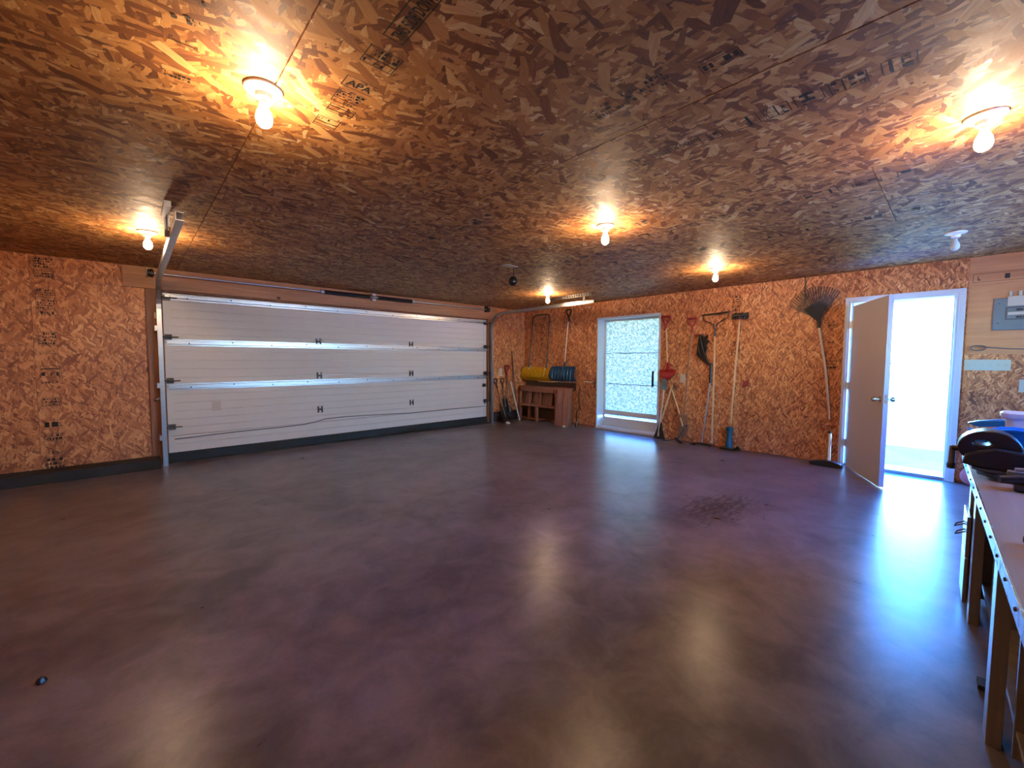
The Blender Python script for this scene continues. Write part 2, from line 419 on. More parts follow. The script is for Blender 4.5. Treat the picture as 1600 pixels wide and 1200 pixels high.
# ------------------------------------------------------------------ room shell
fl = struct(bx((XW-.3, YN-.3, -.15), (.02, .3, 0)).build('floor', FLOOR), 'smooth sealed grey-brown concrete floor slab with scuffs', 'floor')
cl = struct(bx((XW-.35, YN-.35, H+.012), (.75, .65, H+.16)).build('ceiling', OSB_B), 'ceiling of strand board panels with printed stamps and bare bulbs', 'ceiling')
GD = (-6.335, -1.13, 0, 2.165)    # garage door opening x0 x1 z0 z1
m = MB()
m.box((GD[0]-.05, .056, -.15), (GD[1]+.05, .30, GD[3]+.05)); m.box((XW-.3, .012, -.15), (GD[0], .30, H+.012)); m.box((GD[1], .012, -.15), (.30, .30, H+.012)); m.box((GD[0], .012, GD[3]), (GD[1], .30, H+.012))  # first box: unseen slab added behind the door to block light leaks
wl = struct(m.build('wall_left', PINEV), 'strand board wall around the white overhead garage door', 'wall')
WN = (-3.285, -2.0, .035, 2.125)  # glazed door opening y0 y1 z0 z1
DR = (-6.745, -5.795, 0, 2.085)    # open doorway
m = MB()
for a, b, c, d in board_rects(YN-.3, .012, -.15, H+.012, [WN, (DR[0], DR[1], -.02, DR[3])]): m.box((.012, a, c), (.29, b, d))
wr = struct(m.build('wall_right', OSB_B), 'strand board wall with the glazed door, hanging tools and open door', 'wall')
struct(bx((XW-.3, YN-.3, -.15), (XW, .012, H+.012)).build('wall_back', OSB_R), 'plain strand board wall behind the camera', 'wall')
WW = (-4.4, -1.4, 1.25, 2.15)     # window over the workbench, behind the camera's right shoulder
m = MB()
for a, b, c, d in board_rects(XW, .012, -.15, H+.012, [WW]): m.box((a, YN-.25, c), (b, YN, d))
struct(m.build('wall_near', OSB_L), 'plain strand board wall beside the workbench', 'wall')

w1 = bpy.data.objects.new('window_1', None); COL.objects.link(w1); w1.location = (-3.2, YN-.1, 1.05); struct(w1, 'wide white framed window over the workbench, outside the view', 'window')
m = MB().box((WW[0], YN-.2, WW[2]), (WW[1], YN+.01, WW[2]+.04)).box((WW[0], YN-.2, WW[3]-.04), (WW[1], YN+.01, WW[3])).box((WW[0], YN-.2, WW[2]+.04), (WW[0]+.04, YN+.01, WW[3]-.04)).box((WW[1]-.04, YN-.2, WW[2]+.04), (WW[1], YN+.01, WW[3]-.04)).box((-3.22, YN-.14, WW[2]+.04), (-3.18, YN-.08, WW[3]-.04))
m.build('window_frame', WHITEP, w1)
bx((WW[0]+.04, YN-.112, WW[2]+.04), (-3.22, YN-.108, WW[3]-.04)).build('pane', GLASS, w1); bx((-3.18, YN-.112, WW[2]+.04), (WW[1]-.04, YN-.108, WW[3]-.04)).build('pane', GLASS, w1)
# ceiling boards with recessed joints
xs = [-7.84, -7.53, -6.18, -4.83, -3.49, -2.15, -.81, -.002]
for i in range(len(xs)-1):
    cuts = {1: [-8.34, -6.9, -4.42, -1.94, -.002], 2: [-8.34, -8.0, -5.72, -3.3, -.9, -.002], 4: [-8.34, -6.38, -3.94, -1.5, -.002]}.get(i, [-8.34, -7.5, -5.0, -2.5, -.002])
    for j in range(len(cuts)-1):
        bx((xs[i]+.003, cuts[j]+(.0015 if i == 4 else .0005), H+random.uniform(0, .0015)), (xs[i+1]-.003, cuts[j+1]-(.0015 if i == 4 else .0005), H+.0125)).build('osb_panel', OSB_C, cl)
# wall boards
for a, b, z0, z1 in ((XW+.002, -7.41, .075, H), (-7.406, -6.495, .06, 2.185), (-7.406, -6.685, 2.187, H), (-1.03, -.002, .20, H)):
    bx((a, 0, z0), (b, .0125, z1-.001)).build('osb_panel', OSB_L, wl)
ys = [-.002, -.9, -2.12, -3.34, -4.56, -5.78, -6.80]
for i in range(len(ys)-1):
    m = MB()
    for a, b, c, d in board_rects(ys[i+1]+.002, ys[i]-.001, .012, H-.001, [WN, DR]): m.box((0, a, c), (.0125, b, d))
    if m.v: m.build('osb_panel', OSB_R, wr)
bx((0, YN+.001, 2.14), (.0125, -6.803, H-.001)).build('osb_panel', PLY_W, wr)
bx((-.001, YN+.001, 1.41), (.0125, -6.803, 2.137)).build('plywood_panel', PLY_W, wr)
bx((0, YN+.001, .012), (.0125, -6.803, 1.407)).build('osb_panel', OSB_R, wr)

# trims and concrete curbs
struct(bx((-6.683, -.034, 2.185), (-.86, -.001, 2.437)).build('trim_1', PINE), 'knotty header board above the overhead garage door', 'trim')
t2 = MB().box((-6.487, -.03, .08), (-6.34, 0, 2.182))
struct(t2.build('trim_2', PINEV), 'reddish brown door post left of the overhead door', 'trim')
struct(bx((-1.125, -.035, .0), (-1.045, 0, 2.182)).build('trim_3', PINEV), 'narrow wood post between the overhead door and the corner', 'trim')
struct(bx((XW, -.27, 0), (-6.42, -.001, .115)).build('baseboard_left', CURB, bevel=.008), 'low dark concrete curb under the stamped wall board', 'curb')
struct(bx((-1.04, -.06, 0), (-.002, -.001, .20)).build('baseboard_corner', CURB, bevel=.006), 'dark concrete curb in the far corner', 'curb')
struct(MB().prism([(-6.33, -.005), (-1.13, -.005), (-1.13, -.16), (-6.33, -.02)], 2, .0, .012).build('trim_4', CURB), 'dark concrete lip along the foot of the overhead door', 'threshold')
struct(bx((-.018, -1.97, .001), (-.001, -1.1, .05)).build('baseboard_right', SHELF_W), 'thin wooden base strip left of the glazed door', 'baseboard')

# ------------------------------------------------------------------ overhead door (door_1)
d1 = bpy.data.objects.new('door_1', None); COL.objects.link(d1); d1.location = (-3.73, 0, 0); struct(d1, 'wide white ribbed sectional overhead garage door, closed', 'door')
zs = [(.125, .345), (.345, .972), (.972, 1.535), (1.535, 2.155)]
SEAMDROP = .0
for z0, z1 in zs:
    # profile across the height: shallow horizontal grooves
    prof = []
    n = max(2, round((z1-z0)/.112)); st = (z1-z0)/n
    z = z0+.003; prof.append((.006, z0+.003))
    for k in range(1, n):
        zz = z0+k*st
        prof += [(.006, zz-.006), (.017, zz-.003), (.017, zz+.003), (.006, zz+.006)]
    prof += [(.006, z1-.003)]
    poly = prof+[(.05, z1-.003), (.05, z0+.003)]
    MB().prism(poly, 0, GD[0]+.004, GD[1]-.004).build('door_section', STEEL_W, d1)
    for xx in (GD[0]+.006, GD[1]-.075):
        bx((xx, .0005, z0+.006), (xx+.07, .0062, z1-.006)).build('end_stile', STEEL_W, d1)
# slumped weather tape following the lowest joint
pts = []
for px_, zz in ((-6.27, .300), (-5.6, .318), (-5.0, .322), (-4.72, .330), (-4.55, .355), (-4.42, .385), (-4.1, .392), (-3.4, .372), (-2.9, .350), (-2.3, .356), (-1.7, .352), (-1.14, .348)):
    pts.append((px_, .001, zz))
MB().tube(pts, .007, 6).build('seam_tape', GREYP, d1)
bx((GD[0], -.012, .012), (GD[1], .05, .126)).build('bottom_seal', RUBBER, d1)
for k, z in enumerate((2.105, 1.535, .972)):
    m = MB(); h = .030 if k else .022
    # hat-shaped strut: two flanges and a raised web
    m.prism([(.0, z-h-.012), (-.002, z-h-.012), (-.002, z-h+.004), (-.034, z-h+.010), (-.034, z+h-.010), (-.002, z+h-.004), (-.002, z+h+.012), (.0, z+h+.012)], 0, GD[0]+.03, GD[1]-.01)
    st = m.build('strut', GALV, d1)
    m = MB()
    for i in range(11):
        x = GD[0]+.25+i*.47
        m.lathe([(.009, 0), (.009, .004), (.004, .006)], (x, -.034, z+(.012 if i % 2 else -.012)), (0, -1, 0), 8)
    m.build('bolt_heads', SCREW, st)
for z in (1.60, 1.075, .545):
    for x in (-4.49, -2.895):
        m = MB(); 
        for s_ in (-.028, .028): m.box((x+s_-.011, -.008, z-.050), (x+s_+.011, .004, z+.050))
        m.box((x-.03, -.016, z-.012), (x+.03, 0, z+.012))
        m.tube([(x-.036, -.014, z+.004), (x+.036, -.014, z+.004)], .008, 8)
        m.build('hinge', DARKST, d1)
for z in (2.09, 1.60, 1.05, .46):
    for x, s_ in ((GD[0]+.045, -1), (GD[1]-.04, 1)):
        m = MB().box((x-.035, -.010, z-.035), (x+.035, .002, z+.035))
        m.box((x-.035, -.055, z-.028), (x-.030, 0, z+.028)).box((x+.030, -.055, z-.028), (x+.035, 0, z+.028))
        m.tube([(x+.10*(-s_), -.05, z), (x+.075*s_, -.05, z)], .008, 8)
        m.lathe([(.006, -.008), (.021, -.006), (.021, .006), (.006, .008)], (x+.078*s_, -.05, z), (1, 0, 0), 12)
        m.build('roller_bracket', DARKST, d1)
m = MB().box((-1.24, -.02, .76), (-1.17, .0, .83)).tube([(-1.205, -.02, .795), (-1.205, -.05, .795)], .02, 10).tube([(-1.26, -.05, .81), (-1.15, -.05, .78)], .008, 8)
m.build('lock_handle', DARKST, d1)
MB().box((-1.215, -.025, .46), (-1.165, .0, .50)).tube([(-1.20, -.025, .49), (-1.20, -.03, .40)], .010, 8).build('lift_handle', BLACK, d1)
bx((-5.87, .0035, .63), (-5.77, .0058, .76)).build('rust_patch', plast('beige_scuff', (.66, .56, .46), .5, .15, 9), d1)

# ------------------------------------------------------------------ tracks
def sweep(mb, path, side, ws, wn):
    path = [Vector(p) for p in path]; side = Vector(side); n = len(mb.v); k = len(path)
    for i, p in enumerate(path):
        t = (path[min(i+1, k-1)]-path[max(i-1, 0)]).normalized(); nn = t.cross(side).normalized()
        for a, b in ((-1,-1),(1,-1),(1,1),(-1,1)): mb.v.append(tuple(p+side*a*ws/2+nn*b*wn/2))
    for i in range(k-1):
        for j in range(4):
            a = n+i*4+j; b = n+i*4+(j+1) % 4; mb.f.append((a, b, b+4, a+4))
    mb.f.append((n, n+3, n+2, n+1)); e = n+(k-1)*4; mb.f.append((e, e+1, e+2, e+3)); return mb
def track(x, yend, s_, label):
    r = thing('door_track', (x, -.1, 0), label, 'track', 'steel door tracks')
    path = [(x, -.115, .0), (x, -.115, 1.93)]
    R = .34
    for i in range(1, 9):
        a = PI/2*i/8; path.append((x, -.115-R*(1-math.cos(a)), 1.93+R*math.sin(a)))
    path.append((x, yend, 2.285))
    def off(d): # offset path in its plane
        out = []
        for i, p in enumerate(path):
            t = (Vector(path[min(i+1, len(path)-1)])-Vector(path[max(i-1, 0)])).normalized(); nn = t.cross(Vector((1, 0, 0)))
            out.append(Vector(p)+nn*d)
        return out
    m = MB(); sweep(m, [Vector(p)+Vector((s_*.022, 0, 0)) for p in path], (1, 0, 0), .004, .056)
    sweep(m, off(.026), (1, 0, 0), .044, .004); sweep(m, off(-.026), (1, 0, 0), .044, .004)
    m.build('rail', GALV, r)
    return r
tl = track(-6.372, -3.18, -1, 'left curved steel track beside the wood door post')
tr = track(-1.085, -2.68, 1, 'right curved steel track running out over the snow shovels')
for z in (.35, 1.0, 1.7):
    MB().box((-6.42, -.14, z-.03), (-6.396, -.031, z+.03)).build('wall_bracket', GALV, tl)
    MB().box((-1.063, -.14, z-.03), (-1.046, -.036, z+.03)).build('wall_bracket', GALV, tr)
MB().box((-6.405, -2.74, 2.30), (-6.398, -2.70, 2.438)).box((-6.44, -2.95, 2.40), (-6.40, -2.62, 2.438)).box((-6.425, -2.63, 2.26), (-6.397, -2.60, 2.438)).build('hanger_bracket', GALV, tl)
m = MB()
for i in range(18): m.box((-1.075, -1.75-i*.05, 2.395), (-1.07, -1.782-i*.05, 2.425))
m.box((-1.075, -1.75, 2.425), (-1.04, -2.66, 2.439)).box((-1.075, -1.75, 2.385), (-1.070, -2.66, 2.396)).box((-1.065, -2.50, 2.29), (-1.06, -2.46, 2.43))
m.build('hanger_bracket', DARKST, tr)
# torsion spring shaft
ts = thing('torsion_spring_shaft', (-3.7, -.1, 2.36), 'long steel shaft with two dark coil springs above the overhead door', 'spring shaft')
MB().tube([(-6.47, -.105, 2.36), (-1.10, -.105, 2.36)], .0127, 10).build('shaft', GALV, ts, smooth=True)
def spring(x0, x1):
    pts = []; n = int((x1-x0)/.011)
    for i in range(n*8+1):
        a = 2*PI*i/8; pts.append((x0+(x1-x0)*i/(n*8), -.105+.026*math.cos(a), 2.36+.026*math.sin(a)))
    MB().tube(pts, .0052, 5).build('coil_spring', DARKST, ts, smooth=True)
spring(-4.43, -3.70); spring(-3.56, -2.92)
for x in (-4.45, -2.90): MB().lathe([(.02, -.03), (.034, -.025), (.034, .0), (.028, .03), (.014, .035)], (x, -.105, 2.36), (1, 0, 0), 14).build('winding_cone', GALV, ts)
m = MB().box((-3.66, -.11, 2.30), (-3.60, -.035, 2.42)).lathe([(.03, -.02), (.03, .02)], (-3.63, -.105, 2.36), (1, 0, 0), 14); m.build('centre_bracket', GALV, ts)
for x in (-6.43, -1.17):
    MB().lathe([(.028, -.03), (.045, -.028), (.043, -.01), (.05, 0), (.05, .02), (.02, .03)], (x, -.105, 2.36), (1, 0, 0), 16).build('cable_drum', DARKST, ts)
    MB().box((x-.045, -.15, 2.31), (x-.038, -.035, 2.43)).build('end_plate', DARKST, ts)
tag(bx((-6.415, -.05, 1.825), (-6.375, -.031, 1.895)).build('wall_label', BEIGE, origin=(-6.4, -.03, 1.83)), 'small ivory sensor box on the wood post left of the door', 'sensor box')
tag(MB().lathe([(.030, 0), (.030, .012), (.018, .02), (.012, .03)], (-6.43, -.031, .83), (0, -1, 0), 14).build('round_knob', CHROME, smooth=True, origin=(-6.43, -.031, .83)), 'small round metal knob on the wood door post', 'knob')

# ------------------------------------------------------------------ glazed door (door_2) with printed film
d2 = bpy.data.objects.new('door_2', None); COL.objects.link(d2); d2.location = (.1, -2.64, 0); struct(d2, 'white framed glazed door covered with leaf printed film', 'door')
X2 = .215
m = MB()   # jamb liner
m.box((-.012, WN[1], .035), (X2+.05, WN[1]+.0, WN[3])) if False else None
m.box((-.010, WN[1]-.018, .036), (.285, WN[1], 2.124)).box((-.010, WN[0], .036), (.285, WN[0]+.018, 2.124)).box((-.010, WN[0]+.018, 2.107), (.285, WN[1]-.018, 2.124)).box((-.01, WN[0]+.018, .036), (.285, WN[1]-.018, .05))
m.build('jamb', WHITEP, d2, bevel=.002)
m = MB()
m.box((-.022, WN[0]-.018, .005), (0, WN[0]+.012, 2.135)).box((-.016, WN[0]-.018, 2.115), (0, WN[1]+.005, 2.140)).box((-.016, WN[0], .005), (0, WN[1]+.005, .045))
m.build('casing', WHITEP, d2, bevel=.002)
ya, yb = WN[0]+.018, WN[1]-.018
m = MB().box((X2, ya, .05), (X2+.045, ya+.085, 2.107)).box((X2, yb-.03, .05), (X2+.045, yb, 2.107))
m.box((X2, ya+.085, 2.075), (X2+.045, yb-.03, 2.107)).box((X2, ya+.085, .262), (X2+.045, yb-.03, .352)).box((X2, ya+.085, .05), (X2+.045, yb-.03, .218))
m.build('stile_and_rail', WHITEP, d2, bevel=.003)
bx((X2+.02, ya+.08, .350), (X2+.026, yb-.025, 2.08)).build('pane', GLASS, d2)
fx = X2+.012; f0, f1 = ya+.075, yb-.026
for z0, z1 in ((.352, .868), (.872, 1.462), (1.466, 2.080)):
    n = 24; vs = []; fs = []
    for j, z in enumerate((z0, z0+.02, (z0+z1)/2, z1-.02, z1)):
        for i in range(n+1):
            y = f0+(f1-f0)*i/n
            vs.append((fx+.004*math.sin(i*1.1+z*9)+(.006 if j in (0, 4) else 0), y, z+(.006*math.sin(i*.8) if j in (0, 4) and .36 < z < 2.0 else 0)))
    for j in range(4):
        for i in range(n):
            a = j*(n+1)+i; fs.append((a, a+1, a+n+2, a+n+1))
    MB().add(vs, fs).build('film_sheet', FILM, d2, smooth=True)
for z in (.870, 1.464):
    MB().tube([(fx-.006, f0+(f1-f0)*i/14, z+.006*math.sin(i*1.3)) for i in range(15)], .0065, 6).build('film_fold', plast('brown_tape', (.20, .17, .14), .5), d2)
MB().box((X2-.035, ya+.18, .855), (X2-.020, ya+.215, 1.14)).box((X2-.02, ya+.185, .87), (X2+.009, ya+.21, .90)).box((X2-.02, ya+.185, 1.10), (X2+.009, ya+.21, 1.13)).build('door_handle', BLACK, d2, bevel=.003)

# ------------------------------------------------------------------ open doorway (door_3)
d3 = bpy.data.objects.new('door_3', None); COL.objects.link(d3); d3.location = (.1, -6.27, 0); struct(d3, 'open painted entry door swung into the garage with bright daylight behind', 'door')
jy0, jy1 = DR[0], DR[1]
m = MB().box((-.022, jy0, -.0), (.285, jy0+.028, DR[3])).box((-.022, jy1-.028, 0), (.285, jy1, DR[3])).box((-.022, jy0+.028, DR[3]-.035), (.285, jy1-.028, DR[3]))
m.box((.05, jy0+.028, 0.02), (.075, jy0+.045, 2.05)).box((.05, jy1-.045, .02), (.075, jy1-.028, 2.05))
m.build('jamb', WHITEP, d3, bevel=.003)
m = MB().box((-.035, jy0-.045, 0), (-.001, jy0+.004, DR[3]-.004)).box((-.035, jy1-.004, 0), (-.001, jy1+.028, DR[3]-.004)).box((-.035, jy0-.045, DR[3]-.004), (-.001, jy1+.028, DR[3]+.035))
m.build('casing', WHITEP, d3, bevel=.003)
bx((-.01, jy0+.03, -.002), (.29, jy1-.03, .035)).build('threshold', GALV, d3, bevel=.006)
# leaf: hinged at the far jamb, swung inwards
hp = Vector((-.045, -5.868, 0)); dv = Vector((-.905, -.425, 0)).normalized(); nv = Vector((dv.y, -dv.x, 0))
Rm = Matrix((dv, nv, Vector((0, 0, 1)))).transposed()
lc = hp+dv*.475+Vector((0, 0, 1.01))
leaf = MB().cbox(lc, (.475, .022, 1.0), Rm).build('door_leaf', DOORP, d3, bevel=.002)
for s_ in (-1, 1):
    m = MB().lathe([(.030, 0), (.030, .006), (.012, .010), (.011, .035), (.024, .042), (.028, .055), (.024, .070), (.008, .076)], hp+dv*.885+nv*s_*.022+Vector((0, 0, .93)), nv*s_, 18)
    m.build('door_knob', CHROME, leaf, smooth=True)
MB().cbox(hp+dv*.951+Vector((0, 0, .93)), (.0015, .012, .05), Rm).build('latch_plate', CHROME, leaf)
for z in (.30, 1.02, 1.78):
    m = MB().tube([(-.043, -5.846, z-.05), (-.043, -5.846, z+.05)], .009, 10)
    m.box((-.045, -5.846, z-.045), (-.02, -5.826, z+.045)).cbox(hp+dv*.012+nv*-.01+Vector((0, 0, z)), (.02, .012, .045), Rm)
    m.build('hinge', GALV, d3)

# ------------------------------------------------------------------ ceiling bulbs
def bulb(x, y, lit, label):
    r = thing('ceiling_lamp', (x, y, H), label, 'lamp', 'bare bulb lampholders on the ceiling')
    z = H-.001
    MB().lathe([(.071, 0), (.071, -.006), (.066, -.012), (.045, -.016), (.032, -.022), (.029, -.040), (.024, -.044)], (x, y, z), (0, 0, 1), 28).build('lampholder', PORC, r, smooth=True)
    MB().lathe([(.0135, -.040), (.0135, -.058)], (x, y, z), (0, 0, 1), 14).build('screw_base', GALV, r, smooth=True)
    MB().lathe([(.0135, -.056), (.0150, -.066), (.0185, -.078), (.0265, -.094), (.0300, -.110), (.0305, -.122), (.0275, -.137), (.0190, -.148), (.008, -.1535), (.001, -.154)], (x, y, z), (0, 0, 1), 20).build('bulb', GLOW if lit else OFFB, r, smooth=True)
for x, y, lit, lab in ((-6.21, -4.78, 1, 'lit bare bulb nearest the camera, above the open floor'),
                       (-3.776, -6.80, 1, 'lit bare bulb high above the workbench'),
                       (-6.50, -1.90, 1, 'lit bare bulb left of the left door track'),
                       (-3.734, -4.74, 1, 'lit bare bulb in the middle of the ceiling'),
                       (-1.45, -2.02, 1, 'lit bare bulb near the end of the right door track'),
                       (-1.41, -4.72, 1, 'lit bare bulb near the wall with the garden tools'),
                       (-1.39, -6.70, 0, 'unlit bare bulb near the open entry door')):
    bulb(x, y, lit, lab)
# hanging black ball on a cord
r = thing('pull_cord_ball', (-3.22, -3.08, H), 'small black ball hanging on a cord from a pale ceiling plate', 'ball')
MB().box((-3.42, -3.16, H-.006), (-3.22, -3.06, H-.001)).build('ceiling_plate', CREAM, r)
MB().tube([(-3.225, -3.085, H-.006), (-3.223, -3.085, 2.31)], .006, 6).build('cord', BLACK, r)
MB().lathe([(.008, .06), (.04, .045), (.055, .01), (.052, -.02), (.035, -.045), (.01, -.055)], (-3.245, -3.095, 2.27), (.3, .2, 1), 16).build('ball', BLACK, r, smooth=True)

# ------------------------------------------------------------------ printed stamps on the boards
def stamp(o, read, upv, w, h, rows, seed, m=INK, frame=True, parent=cl, name='ink_stamp', dens=.72):
    """illegible mill print: framed rows of little strokes; o is the lower left corner"""
    rnd = random.Random(seed); o = Vector(o); R = Vector(read); U = Vector(upv); nrm = R.cross(U)
    mb = MB()
    def q(a, b, c, d):
        mb.add([o+R*a+U*c, o+R*b+U*c, o+R*b+U*d, o+R*a+U*d], [(0, 1, 2, 3)])
    t = min(.0035, h*.05)
    if frame:
        q(0, w, 0, t); q(0, w, h-t, h); q(0, t, t, h-t)
        if rnd.random() < .6: q(w-t, w, t, h-t)
    rh = h/(rows+.3)
    for r_ in range(rows):
        y = rh*.28+r_*rh; a = .06*w; big = rnd.random() < .4
        if rnd.random() < .2: q(.04*w, .96*w, y+rh*.25, y+rh*.45); continue
        while a < .93*w:
            l = rnd.uniform(.3, .9)*rh*(1.0 if big else .7)
            l = min(l, .95*w-a)
            if rnd.random() < dens and l > 0:
                k = rnd.random()
                if k < .5: q(a, a+l, y, y+rh*.7)
                elif k < .6: q(a, a+l*.3, y, y+rh*.62); q(a+l*.3, a+l, y+rh*.45, y+rh*.62)
                elif k < .8: q(a, a+l*.25, y, y+rh*.62); q(a+l*.7, a+l, y, y+rh*.62); q(a+l*.25, a+l*.7, y+rh*.22, y+rh*.36)
                else: q(a, a+l, y, y+rh*.16); q(a, a+l*.3, y+rh*.16, y+rh*.62)
            a += l+rh*.22
    return mb.build(name, m, parent)
def words(txt, o, read, upv, size, m=INK, parent=cl, squash=1.0):
    cu = bpy.data.curves.new('t', 'FONT'); cu.body = txt; cu.size = 1; cu.offset = .02
    to = bpy.data.objects.new('t', cu); COL.objects.link(to)
    dg = bpy.context.evaluated_depsgraph_get(); me = bpy.data.meshes.new_from_object(to.evaluated_get(dg))
    bpy.data.objects.remove(to); o = Vector(o); R = Vector(read); U = Vector(upv)
    mb = MB(); mb.add([o+R*v.co.x*size*squash+U*v.co.y*size for v in me.vertices], [tuple(p.vertices) for p in me.polygons])
    bpy.data.meshes.remove(me)
    return mb.build('printed_words', m, parent)
ZC = H-.0012
mY, pY, mX, pX = (0, -1, 0), (0, 1, 0), (-1, 0, 0), (1, 0, 0)
# column of prints along the board left of the second row (x about -5.9)
words('THIS SIDE DOWN', (-5.915, -5.40, ZC), mY, mX, .062, squash=.50)
stamp((-5.905, -5.385, ZC), mY, mX, .27, .075, 1, 3, dens=0)
stamp((-5.99, -5.215, ZC), pX, mY, .125, .105, 4, 4)
words('APA', (-5.975, -5.045, ZC), pX, mY, .055, squash=.95)
stamp((-5.99, -5.03, ZC), pX, mY, .125, .075, 1, 5, dens=0)
stamp((-5.985, -4.90, ZC), pX, mY, .115, .105, 5, 6)
stamp((-5.975, -4.81, ZC), pX, mY, .11, .07, 2, 8)
stamp((-5.985, -4.66, ZC), pX, mY, .10, .09, 3, 9, INK2)
for i, y in enumerate((-5.15, -5.03, -4.90, -4.66)): stamp((-6.52, y+.05, ZC), pX, mY, .09, .05, 2, 20+i, INK2, frame=False)
# column along x = -4.5
for i, (y, l, n_) in enumerate(((-6.62, .10, 2), (-6.48, .12, 4), (-6.34, .10, 1), (-6.22, .10, 3), (-6.10, .14, 2), (-5.93, .10, 3))):
    stamp((-4.56, y+l, ZC), pX, mY, .10, l, n_, 30+i)
words('THIS SIDE DOWN', (-4.50, -5.60, ZC), mY, mX, .055, squash=.55)
stamp((-4.56, -5.45, ZC), pX, mY, .10, .08, 2, 41); stamp((-4.56, -5.2, ZC), pX, mY, .09, .09, 2, 42, INK2)
stamp((-5.02, -5.55, ZC), mY, mX, .42, .10, 3, 43, frame=False, dens=.6); stamp((-4.98, -6.05, ZC), mY, mX, .14, .06, 1, 44)
# fainter columns further on
for j, (x, ya_, yb_) in enumerate(((-3.30, -6.55, -4.9), (-3.62, -5.2, -3.6), (-2.45, -6.7, -4.6), (-4.62, -4.3, -3.4), (-1.1, -6.2, -5.0), (-3.05, -4.2, -3.2))):
    y = ya_; k = 0
    while y < yb_:
        l = .08+.06*((k*7) % 3); stamp((x, y+l, ZC), pX, mY, .09, l, 1+(k*5) % 4, 60+j*10+k, INK2 if (k+j) % 2 else INK, dens=.75); y += l+.07+.09*((k*3) % 3); k += 1
# prints up the left wall board
YW = -.0012
for i, (z0, z1, n_) in enumerate(((2.30, 2.42, 4), (2.20, 2.29, 3), (1.98, 2.08, 4), (1.86, 1.97, 4), (1.80, 1.85, 1), (1.47, 1.62, 4), (1.37, 1.40, 1), (1.12, 1.25, 2), (1.05, 1.08, 1), (.80, .90, 3), (.55, .65, 1), (.42, .50, 2), (.27, .30, 1), (.09, .24, 3))):
    stamp((-7.375, YW, z0), pX, (0, 0, 1), .145, z1-z0, n_, 100+i, INK, parent=wl, dens=.95)
for i in range(8): stamp((-.985, YW, .95+i*.12), pX, (0, 0, 1), .07, .07, 2, 130+i, INK2, frame=False, parent=wl, dens=.5)
# prints on the tool wall: faint columns
def rws(y, zl, wd, sd, mm=INK2):
    for i, (z0, z1, n_) in enumerate(zl): stamp((-.0012, y, z0), mY, (0, 0, 1), wd, z1-z0, n_, sd+i, mm, parent=wr)
rws(-4.43, ((2.18, 2.30, 3), (2.06, 2.15, 2), (1.92, 2.02, 2), (1.55, 1.62, 2), (1.40, 1.50, 3)), .11, 150, INK)
rws(-.50, ((2.02, 2.10, 2), (1.90, 1.98, 2), (1.76, 1.86, 3), (1.62, 1.70, 2)), .10, 160)
rws(-1.74, ((1.95, 2.0, 1), (1.84, 1.9, 2), (1.66, 1.8, 2)), .05, 170)
rws(-5.60, ((1.76, 1.82, 1), (1.55, 1.59, 1), (1.22, 1.36, 3)), .10, 180)
stamp((-.0012, -6.83, 2.17), mY, (0, 0, 1), .55, .09, 1, 190, INK2, parent=wr, dens=.55)

# ------------------------------------------------------------------ snow shovels and shelf on the tool wall
def dgrip(c, rdir, updir, nrm, w, h, t, m, parent, rod=.011):
    """D-shaped grip: c is the socket end, opening upwards along updir"""
    c = Vector(c); R = Vector(rdir); U = Vector(updir); mb = MB()
    path = [c, c+R*(-w*.32)+U*h*.42, c+R*(-w*.5)+U*h*.95, c+R*(w*.5)+U*h*.95, c+R*(w*.32)+U*h*.42, c]
    mb.tube(path[:3], rod, 8); mb.tube(path[3:], rod, 8); mb.tube([path[2], path[3]], rod*1.15, 8); mb.tube([c-U*.09, c+U*.01], rod*1.35, 8)
    return mb.build('grip', m, parent, smooth=True)
YD, ZD = (0, -1, 0), (0, 0, 1)
# yellow sleigh shovel
r = thing('snow_pusher', (-.12, -.45, .86), 'yellow ribbed snow pusher with tall black U-shaped handle', 'snow shovel', 'snow shovels on the corner shelf')
m = MB(); n = 14; y0, y1 = -.07, -.90
for i in range(n):
    a = y0+(y1-y0)*i/n; b = y0+(y1-y0)*(i+1)/n
    for k, (u, v, xo) in enumerate(((a, a+(b-a)*.62, .012), (a+(b-a)*.62, b, -.014))):
        prof = [(-.04-xo, .885), (-.105-xo, .90), (-.155-xo, .96), (-.165-xo, 1.03), (-.14-xo, 1.10), (-.09-xo, 1.15), (-.03-xo, 1.175)]
        pl = prof+[(p[0]+.006, p[1]-.006) for p in reversed(prof)]
        m.prism([(p[0], p[1]) for p in pl], 1, u, v)
m.build('scoop', YELLOW, r)
for y in (-.25, -.74): MB().tube([(-.165, y, .98), (-.12, y, 1.14), (-.05, y, 1.20)], .012, 8).build('handle_bracket', WHITEP, r)
MB().tube([(-.10, -.235, 1.15), (-.06, -.27, 1.7), (-.04, -.30, 2.22), (-.04, -.33, 2.28), (-.04, -.40, 2.31), (-.04, -.72, 2.31), (-.04, -.78, 2.27), (-.04, -.79, 2.20), (-.06, -.77, 1.7), (-.10, -.76, 1.15)], .0135, 10).build('handle', BLACK, r, smooth=True)
tag(bx((-.20, -1.02, .861), (-.01, -.62, .878)).build('lumber_piece', HANDLE, origin=(-.1, -.8, .862)), 'short pale wood slat under the yellow snow pusher', 'slat')
